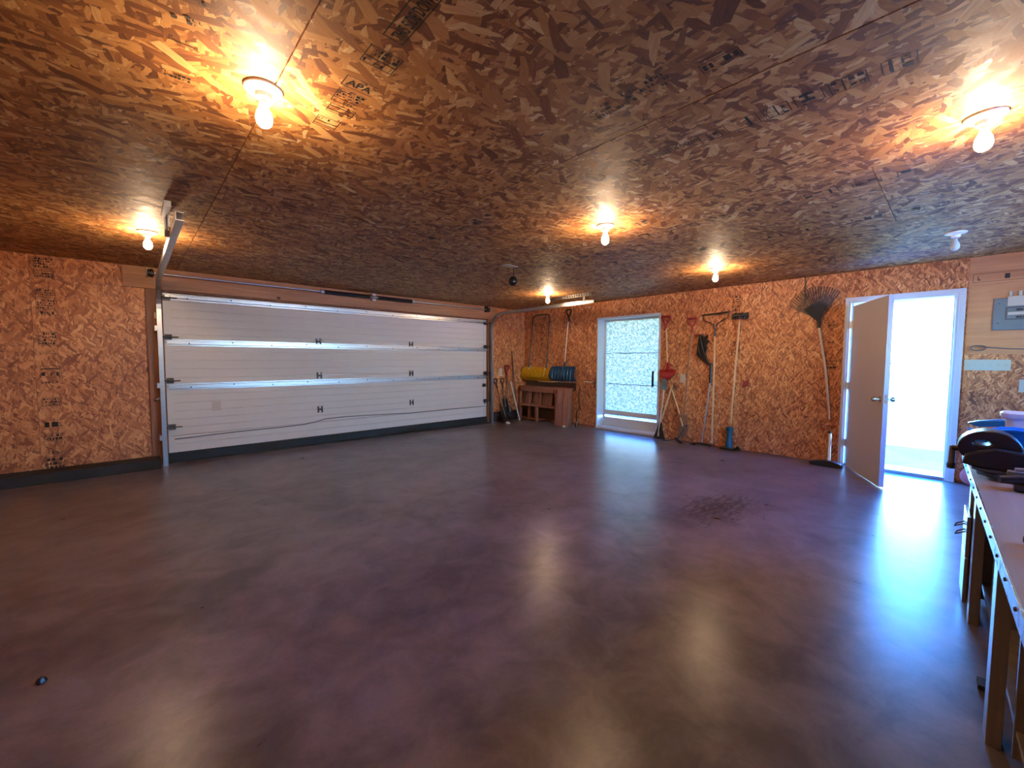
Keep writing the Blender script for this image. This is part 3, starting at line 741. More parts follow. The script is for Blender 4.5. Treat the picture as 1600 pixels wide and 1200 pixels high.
# blue shovel
r = thing('snow_shovel', (-.12, -1.22, .87), 'navy blue snow shovel with wooden shaft and black grip', 'snow shovel', 'snow shovels on the corner shelf')
m = MB()
ol = [(-.915, .90), (-1.60, .90), (-1.63, 1.10), (-1.60, 1.185), (-1.42, 1.205), (-1.35, 1.26), (-1.27, 1.26), (-1.20, 1.205), (-1.00, 1.19), (-.93, 1.10)]
def bend(z): return -.20+.11*((z-1.0)/.25)**2 if z > 1.0 else -.20+.06*((1.0-z)/.1)**1.5
import bmesh
zr = [.90, .93, .97, 1.01, 1.05, 1.09, 1.13, 1.17, 1.20]
for i in range(len(zr)-1):
    za, zb = zr[i], zr[i+1]
    wa = .345-.02*(i/8); wb = .345-.02*((i+1)/8)
    if i == len(zr)-2: wb = .30
    m.add([(bend(za), -1.265-wa, za), (bend(za), -1.265+wa, za), (bend(zb), -1.265+wb, zb), (bend(zb), -1.265-wb, zb),
           (bend(za)+.008, -1.265-wa, za), (bend(za)+.008, -1.265+wa, za), (bend(zb)+.008, -1.265+wb, zb), (bend(zb)+.008, -1.265-wb, zb)],
          [(0,1,2,3),(7,6,5,4),(0,4,5,1),(1,5,6,2),(2,6,7,3),(3,7,4,0)])
blade = m.build('blade', BLUE, r)
m = MB()
for k in range(7):
    y = -1.02-k*.08; m.tube([(bend(1.0)-.004, y, .94), (bend(1.08)-.006, y, 1.08), (bend(1.14)-.003, y, 1.14)], .007, 6)
m.build('ribs', BLUE, blade)
MB().tube([(bend(1.05)-.01, -1.27, 1.04), (-.12, -1.27, 1.20), (-.09, -1.27, 1.30)], [.022, .024, .018], 8).build('socket', BLUE, r)
MB().tube([(-.10, -1.27, 1.24), (-.04, -1.31, 2.20)], .014, 10).build('shaft', HANDLE_P, r, smooth=True)
dgrip((-.04, -1.315, 2.20), YD, ZD, None, .13, .16, .02, BLACK, r, .014)
# shelf
r = thing('wood_shelf', (-.15, -.72, 0), 'low open shelf of reddish lumber under the snow shovels', 'shelf')
def part(name, m_, a, b, p=r): return bx(a, b).build(name, m_, p, bevel=.002)
part('back_board', BROWNBOARD, (-.018, -.06, .70), (-.001, -1.50, .86))
part('bay_shade_panel', BROWNBOARD, (-.034, -.07, .04), (-.002, -1.12, .69))  # dark sheet added behind the bays, its colour standing in for their shade
part('top_board', SHELF_W, (-.24, -.08, .72), (-.002, -1.45, .755))
part('apron', SHELF_W, (-.255, -.08, .64), (-.235, -1.12, .715))
part('middle_board', SHELF_W, (-.26, -.06, .32), (-.02, -1.13, .355))
part('bottom_board', SHELF_W, (-.22, -.06, .02), (-.02, -.70, .05))
for y, z0, z1, x in ((-.08, 0, .72, -.255), (-.32, 0, .32, -.21), (-.62, 0, .32, -.285), (-1.13, 0, .72, -.24)):
    part('upright', SHELF_W, (x, y, z0), (x+.05, y-.05, z1))
part('end_board', SHELF_W, (-.22, -1.40, 0), (-.03, -1.42, .72))
for i in range(9):
    y = -.14-i*.105+random.uniform(-.02, .02); hh = .27+.05*random.random(); tl_ = random.uniform(-.03, .03)
    m = MB().beam((-.16-.02*(i % 3), y, .358), (-.13-.02*(i % 3), y+tl_, .358+hh-.02), .09-.02*(i % 2), .022, (1, 0, 0))
    tag(m.build('board_offcut', BOARD_W if i % 3 else HANDLE_D, origin=(-.14, y, .358)), '%s upright lumber offcut from the left on the middle shelf board' % ('first', 'second', 'third', 'fourth', 'fifth', 'sixth', 'seventh', 'eighth', 'ninth')[i], 'offcut', 'offcuts standing on the shelf')
for i, (yb_, yt_, w_, lab) in enumerate(((-1.36, -1.33, .16, 'flared board with split foot leaning on the shelf, left one'), (-1.53, -1.505, .15, 'wavy edged board leaning on the shelf, right one'))):
    m = MB(); n = 10; pa = []; pb = []
    for k in range(n+1):
        f = k/n; z = .01+.735*f; yc = yb_+(yt_-yb_)*f
        wob = .012*math.sin(f*5+i*2); ww = w_*(1-.12*math.sin(f*3.1)) if i else w_*(1.15-.3*f)
        pa.append((yc-ww/2+wob, z)); pb.append((yc+ww/2-wob*.3, z))
    poly = pa+pb[::-1]; m.prism(poly, 0, -.012, .012)
    m.v = [(x-.375+.09*((z-.01)/.735), y, z) for x, y, z in m.v]
    tag(m.build('leaning_board', BOARD_W, origin=(-.33, yb_, 0)), lab, 'board', 'boards leaning on the shelf')
tag(MB().lathe([(.02, 0), (.035, .008), (.03, .03), (.01, .04)], (-.40, -1.52, .0), (0, 0, 1), 12).build('pale_puck', BEIGE, smooth=True, origin=(-.40, -1.52, 0)), 'small pale cap on the floor before the leaning boards', 'cap')
r = thing('bent_rod', (-.08, -1.62, 0), 'thin dark bent metal rod leaning right of the shelf', 'rod')
MB().tube([(-.16, -1.64, .02), (-.10, -1.60, .30), (-.07, -1.66, .36), (-.05, -1.60, .62), (-.03, -1.62, .78)], .012, 8).build('rod', DARKST, r, smooth=True)
MB().cbox((-.17, -1.655, .03), (.03, .015, .035)).build('foot', BLACK, r)
MB().tube([(-.19, -1.68, .01), (-.19, -1.68, .12)], .008, 8).build('white_pin', WHITEP, r)
# wall bits left of the glazed door
tag(bx((-.02, -1.70, 1.03), (-.001, -1.86, 1.30)).build('wall_box', OSB_B, bevel=.004, origin=(0, -1.78, 1.03)), 'small brown flat box mounted on the wall beside the blue shovel', 'box')
r = thing('bar_hook', (-.04, -1.9, .9), 'small bar hook bracket on the wall beside the glazed door', 'hook')
MB().box((-.14, -1.965, .885), (-.001, -1.955, .90)).box((-.012, -1.97, .78), (-.001, -1.95, .89)).build('bracket', DARKST, r)
MB().tube([(-.12, -1.78, .905), (-.12, -1.98, .90)], .009, 8).build('bar', BEIGE, r)
r = thing('wall_socket_pair', (-.02, -1.75, 2.36), 'pair of tiny shiny sockets high on the wall above the blue shovel', 'sockets')
for y in (-1.715, -1.785): MB().lathe([(.026, 0), (.024, .012), (.010, .018)], (-.001, y, 2.37), (-1, 0, 0), 14).build('socket', CHROME, r, smooth=True)

# ------------------------------------------------------------------ corner tools on the garage-door wall
def plate(c, ax, w, h, label, n=1, m=BEIGE, cat='switch', name='wall_switch'):
    c = Vector(c); r = thing(name, c, label, cat)
    def b(du, dz, hu, hz, d0, d1, nm, mm):
        if ax == 'y': MB().box((c.x+du-hu, c.y-d1, c.z+dz-hz), (c.x+du+hu, c.y-d0, c.z+dz+hz)).build(nm, mm, r, bevel=.0015)
        else: MB().box((c.x-d1, c.y+du-hu, c.z+dz-hz), (c.x-d0, c.y+du+hu, c.z+dz+hz)).build(nm, mm, r, bevel=.0015)
    b(0, 0, w/2, h/2, .001, .007, 'cover_plate', m)
    for i in range(n):
        u = (i-(n-1)/2)*w/max(n, 1) if n > 1 else 0
        if cat == 'switch':
            b(u, 0, .008, .018, .007, .009, 'toggle_slot', m); b(u, .006, .0045, .007, .009, .019, 'toggle', m)
        else:
            b(u, .022, .014, .013, .007, .010, 'receptacle', m); b(u, -.022, .014, .013, .007, .010, 'receptacle', m)
    return r
plate((-.735, 0, 1.055), 'y', .085, .17, 'ivory switch plate on the wall right of the overhead door')
def spade(x, y0, z0, x1, y1, z1, label, m_=HANDLE_D, gm=BLACK, gw=.11, name='garden_spade'):
    r = thing(name, (x, y0, 0), label, 'spade', 'spades in the far corner')
    a = Vector((x, y0, z0)); b = Vector((x1, y1, z1)); d = (b-a).normalized()
    MB().tube([a+d*.18, b], .015, 8).build('shaft', m_, r, smooth=True)
    mb = MB(); w = .085
    R = Vector((1, 0, 0)); Nn = d.cross(R)
    pts = [(-w*.9, .30), (w*.9, .30), (w, .12), (w*.75, .04), (0, 0), (-w*.75, .04), (-w, .12)]
    vs = [a+R*p+d*q for p, q in pts]; vs2 = [v+Nn*.004 for v in vs]; n = len(pts)
    mb.add(vs+vs2, [tuple(range(n)), tuple(reversed(range(n, 2*n)))]+[(i, i+n, (i+1) % n+n, (i+1) % n) for i in range(n)])
    mb.tube([a+d*.12+Nn*.006, a+d*.36], .02, 8)
    mb.build('blade', DARKST, r)
    dgrip(b, (1, 0, 0), tuple(d), None, gw, .13, .02, gm, r, .012)
    return r
spade(-.86, -.36, .01, -.90, -.05, .80, 'dark spade leaning in the corner next to the right door track')
spade(-.74, -.20, .20, -.70, -.03, .80, 'dark spade leaning in the corner below the ivory switch plate')
r = thing('red_shovel', (-.58, -.1, 0), 'red handled shovel in the corner behind the tall dark pole', 'shovel')
dgrip((-.585, -.045, 1.06), (1, 0, 0), ZD, None, .13, .15, .02, RED, r, .015)
MB().tube([(-.60, -.14, .25), (-.585, -.045, 1.06)], .015, 8).build('shaft', HANDLE_D, r, smooth=True)
MB().tube([(-.60, -.15, .20), (-.60, -.14, .34)], [.06, .02], 8).build('blade', DARKST, r)
r = thing('tall_pole', (-.42, -.10, 0), 'tall thin dark pole standing in the far corner', 'pole')
MB().tube([(-.38, -.16, .01), (-.42, -.02, 1.52)], .012, 8).build('rod', DARKST, r, smooth=True)
r = thing('white_stick', (-.40, -.20, 0), 'white stick leaning against the tall dark pole', 'stick')
MB().tube([(-.44, -.28, .06), (-.50, -.075, .86)], .014, 8).build('rod', WHITEP, r, smooth=True)
MB().lathe([(.018, 0), (.022, .02), (.018, .06)], (-.438, -.285, .0), (0, 0, 1), 10).build('foot_tip', BEIGE, r)
tag(MB().lathe([(.05, 0), (.055, .012), (.035, .035), (.005, .045)], (-.90, -.42, 0), (0, 0, 1), 14).build('white_puck', WHITEP, smooth=True, origin=(-.90, -.42, 0)), 'small round white cap on the floor below the corner spades', 'cap')

# ------------------------------------------------------------------ tools between the two doors
# red shovel with scoop hanging head down
r = thing('red_scoop_shovel', (-.06, -3.46, 1.1), 'shovel hung with red scoop down right of the glazed door', 'shovel')
MB().tube([(-.03, -3.40, 1.97), (-.05, -3.455, 1.26)], .014, 8).build('shaft', HANDLE, r, smooth=True)
dgrip((-.03, -3.40, 1.93), YD, ZD, None, .15, .14, .02, RED, r, .017)
m = MB()
ring = []
for k in range(9):
    f = k/8; wd = (.125*math.cos(f*1.35)+.015); ring.append((f, wd))
for k in range(8):
    za = 1.17-.16*ring[k][0]; zb = 1.17-.16*ring[k+1][0]; wa, wb = ring[k][1], ring[k+1][1]
    xa = -.05-.06*math.sin(ring[k][0]*2.2); xb = -.05-.06*math.sin(ring[k+1][0]*2.2)
    m.add([(xa, -3.475-wa, za), (xa, -3.475+wa, za), (xb, -3.475+wb, zb), (xb, -3.475-wb, zb), (xa+.008, -3.475-wa, za), (xa+.008, -3.475+wa, za), (xb+.008, -3.475+wb, zb), (xb+.008, -3.475-wb, zb)],
          [(0,1,2,3),(7,6,5,4),(0,4,5,1),(1,5,6,2),(2,6,7,3),(3,7,4,0)])
m.prism([(-3.44, 1.16), (-3.51, 1.16), (-3.485, 1.30), (-3.46, 1.30)], 0, -.075, -.03)
m.build('scoop', RED, r)
# spade with grey-green blade up, standing head up below it
r = thing('grey_blade_spade', (-.10, -3.45, 0), 'spade standing blade up with a small grey-green blade', 'spade')
m = MB().prism([(-3.40, 1.0), (-3.44, 1.04), (-3.48, 1.0), (-3.49, .86), (-3.455, .82), (-3.425, .82), (-3.39, .86)], 0, -.115, -.108); m.build('blade', GREENG, r)
MB().tube([(-.11, -3.44, .84), (-.20, -3.40, .06)], .012, 8).build('shaft', HANDLE_P, r, smooth=True)
# broom crossing
r = thing('corn_broom', (-.15, -3.45, 0), 'wooden broom with dark bristles down beside the glazed door', 'broom')
MB().tube([(-.06, -3.56, .93), (-.17, -3.42, .28)], .013, 8).build('shaft', HANDLE, r, smooth=True)
m = MB()
for k in range(15):
    f = k/14-.5; m.tube([(-.17, -3.42+f*.04, .30), (-.19, -3.42+f*.10, .16), (-.20+.02*random.random(), -3.42+f*.20, .015)], [.006, .009, .007], 5)
m.build('bristles', BRISTLE, r)
# hoe with a long handle
r = thing('garden_hoe', (-.15, -3.7, 0), 'hoe with slanting pale handle and dark claw head on the floor', 'hoe')
MB().tube([(-.03, -3.50, .93), (-.06, -3.66, .55), (-.17, -3.80, .28), (-.20, -3.84, .26)], .012, 8).build('shaft', HANDLE, r, smooth=True)
m = MB().tube([(-.20, -3.82, .27), (-.22, -3.88, .30), (-.24, -3.92, .31)], .010, 8).tube([(-.20, -3.83, .26), (-.23, -3.79, .14), (-.25, -3.76, .06)], [.010, .014, .012], 8)
m.prism([(-3.86, .02), (-3.70, .10), (-3.74, .05), (-3.80, .005)], 0, -.26, -.245); m.tube([(-.25, -3.78, .10), (-.24, -3.60, .02), (-.24, -3.50, .01)], .006, 6)
m.build('claw_head', DARKST, r)
r = thing('coiled_wire', (-.02, -3.58, .9), 'small coil of wire hooked on the wall above the hoe', 'wire')
MB().tube([(-.02-.002*i/6, -3.59+.04*math.cos(i*.52), .90+.06*math.sin(i*.52)) for i in range(37)], .004, 5).build('coil', GREENG, r, smooth=True)
plate((0, -3.70, 1.035), 'x', .085, .14, 'ivory receptacle between the red scoop shovel and black gloves', cat='outlet', name='wall_outlet')
# second red gripped shovel
r = thing('red_grip_shovel', (-.06, -3.85, 0), 'long handled shovel with faded red grip on the orange board wall', 'shovel')
MB().tube([(-.03, -3.84, 1.88), (-.09, -3.78, .42)], .013, 8).build('shaft', HANDLE_D, r, smooth=True)
dgrip((-.03, -3.845, 1.86), YD, ZD, None, .15, .15, .02, DKRED, r, .015)
MB().prism([(-3.72, .46), (-3.85, .46), (-3.87, .20), (-3.79, .04), (-3.70, .20)], 0, -.13, -.122).build('blade', HANDLE_D, r)
# gloves
r = thing('black_glove', (-.03, -4.0, 1.4), 'black work gloves hanging from a wooden peg', 'gloves')
m = MB()
gl = [(-3.985, 1.74), (-4.02, 1.76), (-4.05, 1.70), (-4.10, 1.735), (-4.085, 1.66), (-4.13, 1.64), (-4.085, 1.58), (-4.10, 1.52), (-4.07, 1.44), (-4.10, 1.34), (-4.145, 1.25), (-4.06, 1.30), (-3.99, 1.36), (-3.93, 1.42), (-3.94, 1.55), (-3.955, 1.68)]
m.prism(gl, 0, -.055, -.012)
m.build('glove', BLACK, r, bevel=.010)
MB().tube([(-.075, -4.00, 1.70), (-.07, -4.03, 1.55), (-.065, -4.06, 1.42)], [.012, .018, .012], 8).build('finger', BLACK, r, smooth=True)
MB().tube([(-.070, -3.96, 1.60), (-.068, -3.98, 1.48), (-.062, -4.02, 1.38)], [.012, .018, .012], 8).build('finger', BLACK, r, smooth=True)
MB().box((-.09, -3.90, 1.725), (-.001, -4.02, 1.745)).build('peg', DKRED, r)
MB().tube([(-.02, -4.10, 1.30), (-.02, -4.05, 1.14)], .004, 5).build('cord', DKRED, r)
# bow rake
r = thing('bow_rake', (-.08, -4.2, 0), 'bow rake standing head up on a slim wooden handle', 'rake', 'rakes')
yc = -4.205
m = MB().tube([(-.05, -4.01, 2.035), (-.05, -4.40, 2.06)], .010, 8)
m.tube([(-.05, yc-.01, 1.82), (-.05, yc-.02, 1.88), (-.05, yc-.09, 1.93), (-.05, yc-.18, 1.98), (-.05, yc-.195, 2.05)], .007, 7)
m.tube([(-.05, yc+.01, 1.82), (-.05, yc+.02, 1.88), (-.05, yc+.09, 1.92), (-.05, yc+.17, 1.95), (-.05, yc+.19, 2.03)], .007, 7)
for i in range(14):
    y = -4.02-i*.029; m.tube([(-.05, y, 2.035+.0016*i), (-.085, y, 2.03+.0016*i), (-.10, y, 2.02)], [.005, .004, .002], 5)
m.build('head', DARKST, r)
MB().tube([(-.05, yc, 1.70), (-.05, yc, 1.83)], .017, 8).build('ferrule', DARKST, r)
MB().tube([(-.05, yc, 1.72), (-.07, -4.22, 1.2), (-.12, -4.24, .09)], .013, 8).build('shaft', HANDLE, r, smooth=True)
MB().lathe([(.014, 0), (.017, .01), (.014, .03)], (-.12, -4.24, .065), (0, 0, 1), 8).build('end_cap', BEIGE, r)
# ice scraper / squeegee standing
r = thing('floor_scraper', (-.15, -4.12, 0), 'grey pole floor scraper with black grip and flat metal foot', 'scraper')
MB().tube([(-.05, -4.165, 1.29), (-.06, -4.165, .98)], .020, 10).build('grip', BLACK, r, smooth=True)
MB().tube([(-.06, -4.165, 1.0), (-.16, -4.11, .06)], .013, 8).build('shaft', GALV, r, smooth=True)
m = MB().prism([(-3.93, .012), (-4.00, .045), (-4.12, .05), (-4.20, .045), (-4.25, .02), (-4.20, .004), (-3.98, .004)], 0, -.20, -.12)
m.build('blade', DARKST, r); MB().box((-.235, -4.04, .002), (-.20, -4.23, .02)).build('edge', GALV, r)
# broom head up in teal foot
r = thing('push_broom', (-.06, -4.55, 0), 'broom turned head up with short dark bristles near the ceiling', 'broom')
MB().tube([(-.045, -4.552, 1.96), (-.09, -4.49, .40)], .0135, 8).build('shaft', HANDLE, r, smooth=True)
MB().tube([(-.045, -4.552, 1.92), (-.045, -4.553, 1.99)], .016, 8).build('socket', PINK, r)
MB().box((-.085, -4.45, 1.985), (-.02, -4.665, 2.005)).build('head_block', DARKST, r, bevel=.004)
m = MB()
for i in range(16):
    for j in range(3):
        y = -4.46-i*.0135; x = -.075+j*.024; m.tube([(x, y, 2.0), (x+random.uniform(-.01, .01), y+random.uniform(-.02, .01), 2.035)], [.004, .002], 4)
        m.tube([(x, y, 1.99), (x-.01, y+random.uniform(-.01, .01), 1.945-.02*random.random())], [.004, .002], 4)
m.build('bristles', BRISTLE, r)
r = thing('teal_edging_tool', (-.12, -4.48, 0), 'teal sleeve with a flat steel foot around the broom handle', 'scraper')
MB().lathe([(.052, .03), (.045, .12), (.038, .22), (.042, .28), (.052, .30), (.052, .335), (.04, .34)], (-.115, -4.485, 0), (.04, 0, 1), 12).build('sleeve', TEAL, r, smooth=True)
MB().box((-.19, -4.38, .003), (-.08, -4.585, .032)).build('foot_plate', DARKST, r, bevel=.004)
MB().prism([(-4.58, .01), (-4.66, .02), (-4.60, .07)], 0, -.15, -.09).build('side_fin', BLACK, r)
tag(MB().prism([(-4.62, 1.02), (-4.70, 1.06), (-4.68, .96), (-4.60, .93)], 0, -.03, -.001).build('small_clip', DKRED, bevel=.004, origin=(0, -4.65, 1.0)), 'small dark red clip on the wall right of the broom', 'clip')
# leaf rake, fan up
r = thing('leaf_rake', (-.06, -5.5, .5), 'leaf rake hung tines up with pale wooden handle', 'rake', 'rakes')
base = Vector((-.035, -5.50, 1.87))
m = MB(); nT = 22
ends = []
for i in range(nT):
    f = i/(nT-1); ang = math.radians(-58+f*90); L = .40+.03*math.sin(f*PI)
    d = Vector((0, -math.sin(ang), math.cos(ang)))
    p1 = base+d*.12; p2 = base+d*L*.8; p3 = base+d*L; p4 = p3+Vector((-.045, 0, -.01))
    m.tube([p1, p2, p3, p4], [.006, .0055, .005, .004], 5)
m.build('tines', DARKST, r)
m = MB(); arc = []
for i in range(9):
    ang = math.radians(-52+i/8*78); arc.append((ang, .20))
poly = [(base.y-.02, base.z-.03), (base.y+.02, base.z-.03)]+[(base.y-math.sin(a)*l, base.z+math.cos(a)*l) for a, l in arc]
poly = [(base.y+.018, base.z-.02)]+[(base.y-math.sin(a)*l, base.z+math.cos(a)*l) for a, l in arc]+[(base.y-.018, base.z-.02)]
m.prism(poly, 0, -.041, -.036); m.build('fan_plate', BRISTLE, r)
m = MB(); cr_ = [tuple(Vector((-.045, base.y-math.sin(a)*.21, base.z+math.cos(a)*.21))) for a, l in arc]; m.tube(cr_, .006, 6); m.build('cross_bar', DARKST, r)
MB().tube([base+Vector((0, 0, -.02)), base+Vector((0, -.005, -.11))], [.022, .018], 10).build('ferrule', BLACK, r)
MB().tube([base+Vector((0, -.004, -.08)), (-.035, -5.60, 1.2), (-.035, -5.665, .58)], [.015, .014, .011], 8).build('shaft', HANDLE_P, r, smooth=True)
r = thing('hanging_cord', (-.02, -5.335, 2.2), 'dark cord running down the wall from the ceiling to the rake', 'cord')
MB().tube([(-.012, -5.33, 2.438), (-.012, -5.335, 2.15), (-.03, -5.34, 2.10)], .007, 6).build('cord', DARKST, r)
# short squeegee below the rake
r = thing('floor_squeegee', (-.25, -5.72, 0), 'short black wide floor squeegee with grey handle below the leaf rake', 'squeegee')
MB().tube([(-.08, -5.685, .40), (-.19, -5.70, .07)], .019, 10).build('handle', GALV, r, smooth=True)
MB().tube([(-.08, -5.685, .40), (-.075, -5.684, .43)], .021, 10).build('end_cap', BLACK, r)
m = MB().prism([(-5.52, .004), (-5.50, .03), (-5.56, .055), (-5.66, .075), (-5.74, .075), (-5.83, .045), (-5.85, .004)], 0, -.25, -.17); m.build('head', BLACK, r, bevel=.006)
MB().box((-.27, -5.53, .003), (-.252, -5.84, .03)).build('blade', RUBBER, r)
tag(MB().lathe([(.035, 0), (.03, .02), (.012, .03)], (-.001, -5.40, .60), (-1, 0, 0), 10).build('wall_plug', OSB_B, origin=(0, -5.40, .60)), 'small brown plug on the wall left of the squeegee', 'plug')
r = thing('wall_twine', (-.02, -5.6, .53), 'short red twine strung across the wall under the rake handle', 'twine')
MB().tube([(-.01, -5.55, .50), (-.03, -5.66, .485), (-.01, -5.74, .49)], .006, 5).build('twine', DKRED, r)

# ------------------------------------------------------------------ electrical things right of the entry door
r = thing('breaker_panel', (-.05, -7.15, 1.8), 'grey breaker panel with cream cover strips on the wall', 'breaker panel')
MB().box((-.02, -6.985, 1.655), (-.0015, -7.62, 1.985)).build('cover', GREYP, r, bevel=.006)
MB().ring([(-7.07, 1.76), (-7.50, 1.76), (-7.50, 1.89), (-7.07, 1.89)], [(-7.08, 1.77), (-7.49, 1.77), (-7.49, 1.88), (-7.08, 1.88)], 0, -.030, -.020).build('breaker_frame', DARKST, r)
MB().box((-.022, -7.08, 1.77), (-.020, -7.49, 1.88)).build('breaker_recess', GREYP, r)
for z in (1.785, 1.860):
    for i in range(6): MB().box((-.030, -7.14-i*.045, z-.010), (-.022, -7.18-i*.045, z+.010)).build('breaker', BLACK, r)
MB().box((-.027, -7.085, 1.808), (-.0205, -7.49, 1.838)).build('number_strip', CREAM, r)
MB().box((-.024, -7.08, 1.90), (-.0205, -7.55, 1.998)).build('cream_cover', CREAM, r)
for y in (-7.10, -7.16, -7.22, -7.28): MB().tube([(-.015, y, 2.0), (-.015, y, 2.05)], .012, 8).build('cable', BEIGE, r)
for z in (1.93, 1.73): MB().lathe([(.006, 0), (.005, .003)], (-.020, -7.025, z), (-1, 0, 0), 8).build('screw', SCREW, r)
plate((0, -6.97, 1.295), 'x', .325, .115, 'long pale switch plate with six toggles beside the open door', n=6, m=BEIGE2)
plate((0, -7.245, 1.085), 'x', .10, .13, 'pale receptacle above the white bucket at the right edge', m=BEIGE2, cat='outlet', name='wall_outlet')
r = thing('cable_coil', (-.03, -6.93, 1.47), 'small grey coil of wire hooked below the breaker panel', 'wire')
MB().tube([(-.012-.0008*i, -6.90+.055*math.cos(i*.5), 1.475+.028*math.sin(i*.5)) for i in range(50)], .004, 5).build('coil', GREYP, r, smooth=True)
MB().tube([(-.02, -6.94, 1.485), (-.02, -7.1, 1.465), (-.02, -7.6, 1.44)], .005, 5).build('loose_wire', GREYP, r)

# ------------------------------------------------------------------ workbench
AB = .034
wb = thing('workbench', (-3.12, -6.845, 0), 'long wooden workbench with metal edged plywood top at right', 'workbench', rz=PI+AB)
def bb(name, m_, a, b, parent=wb, bevel=.002): return MB().box(a, b).build(name, m_, parent, local=True, bevel=bevel)
BL = 4.1; BT = .80
bb('top', BENCH_TOP, (0, -.031, BT-.035), (BL, .80, BT))
bb('front_rail', BENCH_FR, (.0, .0, BT-.12), (BL, .03, BT-.037))
es = bb('edge_strip', EDGE, (0, -.035, BT-.046), (BL, -.029, BT+.002), bevel=.001)
scr = MB().lathe([(.006, 0), (.004, .003)], (0, -.035, BT-.02), (0, -1, 0), 8).build('screw', SCREW, es, local=True)
for i in range(22):
    c = scr if i == 0 else scr.copy()
    if i: COL.objects.link(c); c.parent = es
    c.location = (.12+i*.18, 0, 0)
# frame posts and bay dividers
for i, u in enumerate((.02, .36, 1.30, 2.15, 3.0, 3.9)):
    bb('post', BENCH_FR, (u, .0, 0), (u+.09, .038, BT-.12)); bb('post', BENCH_FR, (u, .70, 0), (u+.09, .74, BT-.037))
for u in (.11, .62, 1.42, 2.2, 3.05, 3.95):
    bb('divider', BENCH_FR, (u, .055, .02), (u+.018, .70, BT-.12))
bb('lower_shelf', BENCH_FR, (.05, .06, .10), (BL-.1, .70, .118))
bb('back_panel', BENCH_FR, (.02, .742, .0), (BL, .755, BT-.036))
# drawers with ring pulls at the far end
for z0, z1, zh in ((.03, .27, .20), (.28, .50, .44)):
    d = bb('drawer', BENCH_FR, (.0, -.016, z0), (.27, -.001, z1))
for u, z in ((.08, .42), (.17, .40)):
    m = MB().tube([(u-.025, -.014, z), (u-.022, -.045, z-.02), (u, -.052, z-.03), (u+.022, -.045, z-.02), (u+.025, -.014, z)], .004, 6)
    m.build('drawer_pull', DARKST, d, local=True, smooth=True)
bb('toe_block', CURB, (.98, .002, 0), (1.05, .03, .02))

# bench-top items
def on(u, v, z=0.):   # bench coordinates to world
    return Vector((-3.12-u*math.cos(AB)+v*math.sin(AB), -6.845-u*math.sin(AB)-v*math.cos(AB), BT+z))
# bench machine: black body with oval hand hole and side crank
r = thing('bench_machine', (-3.62, -6.95, BT), 'black bench machine with oval hand hole and side crank', 'machine')
n = 24
out = []
for i in range(n):
    a = 2*PI*i/n; cy, cz = -6.885, .925
    out.append((cy+math.cos(a)*(.075 if math.cos(a) > 0 else .075), cz+math.sin(a)*(.075 if math.sin(a) > 0 else .085)))
MB().ring([(-6.885+.102*math.cos(2*PI*i/n), .925+(.085 if math.sin(2*PI*i/n) > 0 else .075)*math.sin(2*PI*i/n)) for i in range(n)],
          [(-6.862+.028*math.cos(2*PI*i/n), .952+.014*math.sin(2*PI*i/n)) for i in range(n)], 0, -3.74, -3.60).build('guard', BLACK, r, smooth=True, bevel=.006)
body = [(-6.80, .855), (-6.81, .90), (-6.90, .935), (-7.00, .925), (-7.38, .93), (-7.38, .845), (-7.02, .835), (-6.92, .838), (-6.84, .845)]
MB().prism(body, 0, -3.80, -3.60).build('body', BLACK, r, bevel=.008)
m = MB().prism([(-6.83, .842), (-6.90, .828), (-7.02, .818), (-7.40, .82), (-7.40, .842)], 0, -3.84, -3.56); m.build('skirt', DARKST, r, bevel=.003)
m = MB().prism([(-6.845, .826), (-6.95, .803), (-7.42, .802), (-7.42, .826)], 0, -3.86, -3.54); m.build('base', BLACK, r, bevel=.004)
m = MB()
for i in range(5): m.box((-3.865, -6.95-i*.07, .822), (-3.858, -6.99-i*.07, .828))
m.build('trim_marks', CREAM, r)
MB().tube([(-3.66, -6.79, .905), (-3.66, -6.765, .905)], .014, 10).build('crank_hub', DARKST, r)
MB().tube([(-3.66, -6.768, .915), (-3.66, -6.766, .815)], [.011, .012], 10).build('crank_arm', GREYP, r, smooth=True)
MB().lathe([(.014, 0), (.016, .02), (.012, .03)], (-3.66, -6.766, .80), (0, 0, 1), 10).build('crank_knob', DARKST, r)
MB().tube([(-3.70, -6.845, 1.005), (-3.70, -6.86, .965)], .006, 8).build('lever', BEIGE2, r)
# blue tray
r = thing('blue_tray', (-3.36, -7.0, BT), 'bright blue plastic tub behind the black bench machine', 'tub')
m = MB(); nn = 28; prof = [(.13, .0), (.15, .06), (.165, .12), (.175, .155), (.185, .158), (.183, .150), (.165, .145), (.15, .10), (.135, .012), (.01, .01)]
m.lathe(prof, (0, 0, 0), (0, 0, 1), nn)
m.v = [(-3.43+x*.48, -7.02+y*1.12, BT+.001+z*(1.22-.10*y/.18)+.010*math.sin(math.atan2(y, x)*5)*(z > .1)) for x, y, z in m.v]
m.build('tub', BLUEB, r, smooth=True)
m = MB().prism([(-6.815, .985), (-6.86, 1.0), (-6.93, 1.015), (-7.1, 1.02), (-7.3, 1.01), (-7.3, .98), (-7.0, .985), (-6.86, .965)], 0, -3.18, -3.13); m.build('lid', BLUEB, r, bevel=.01)
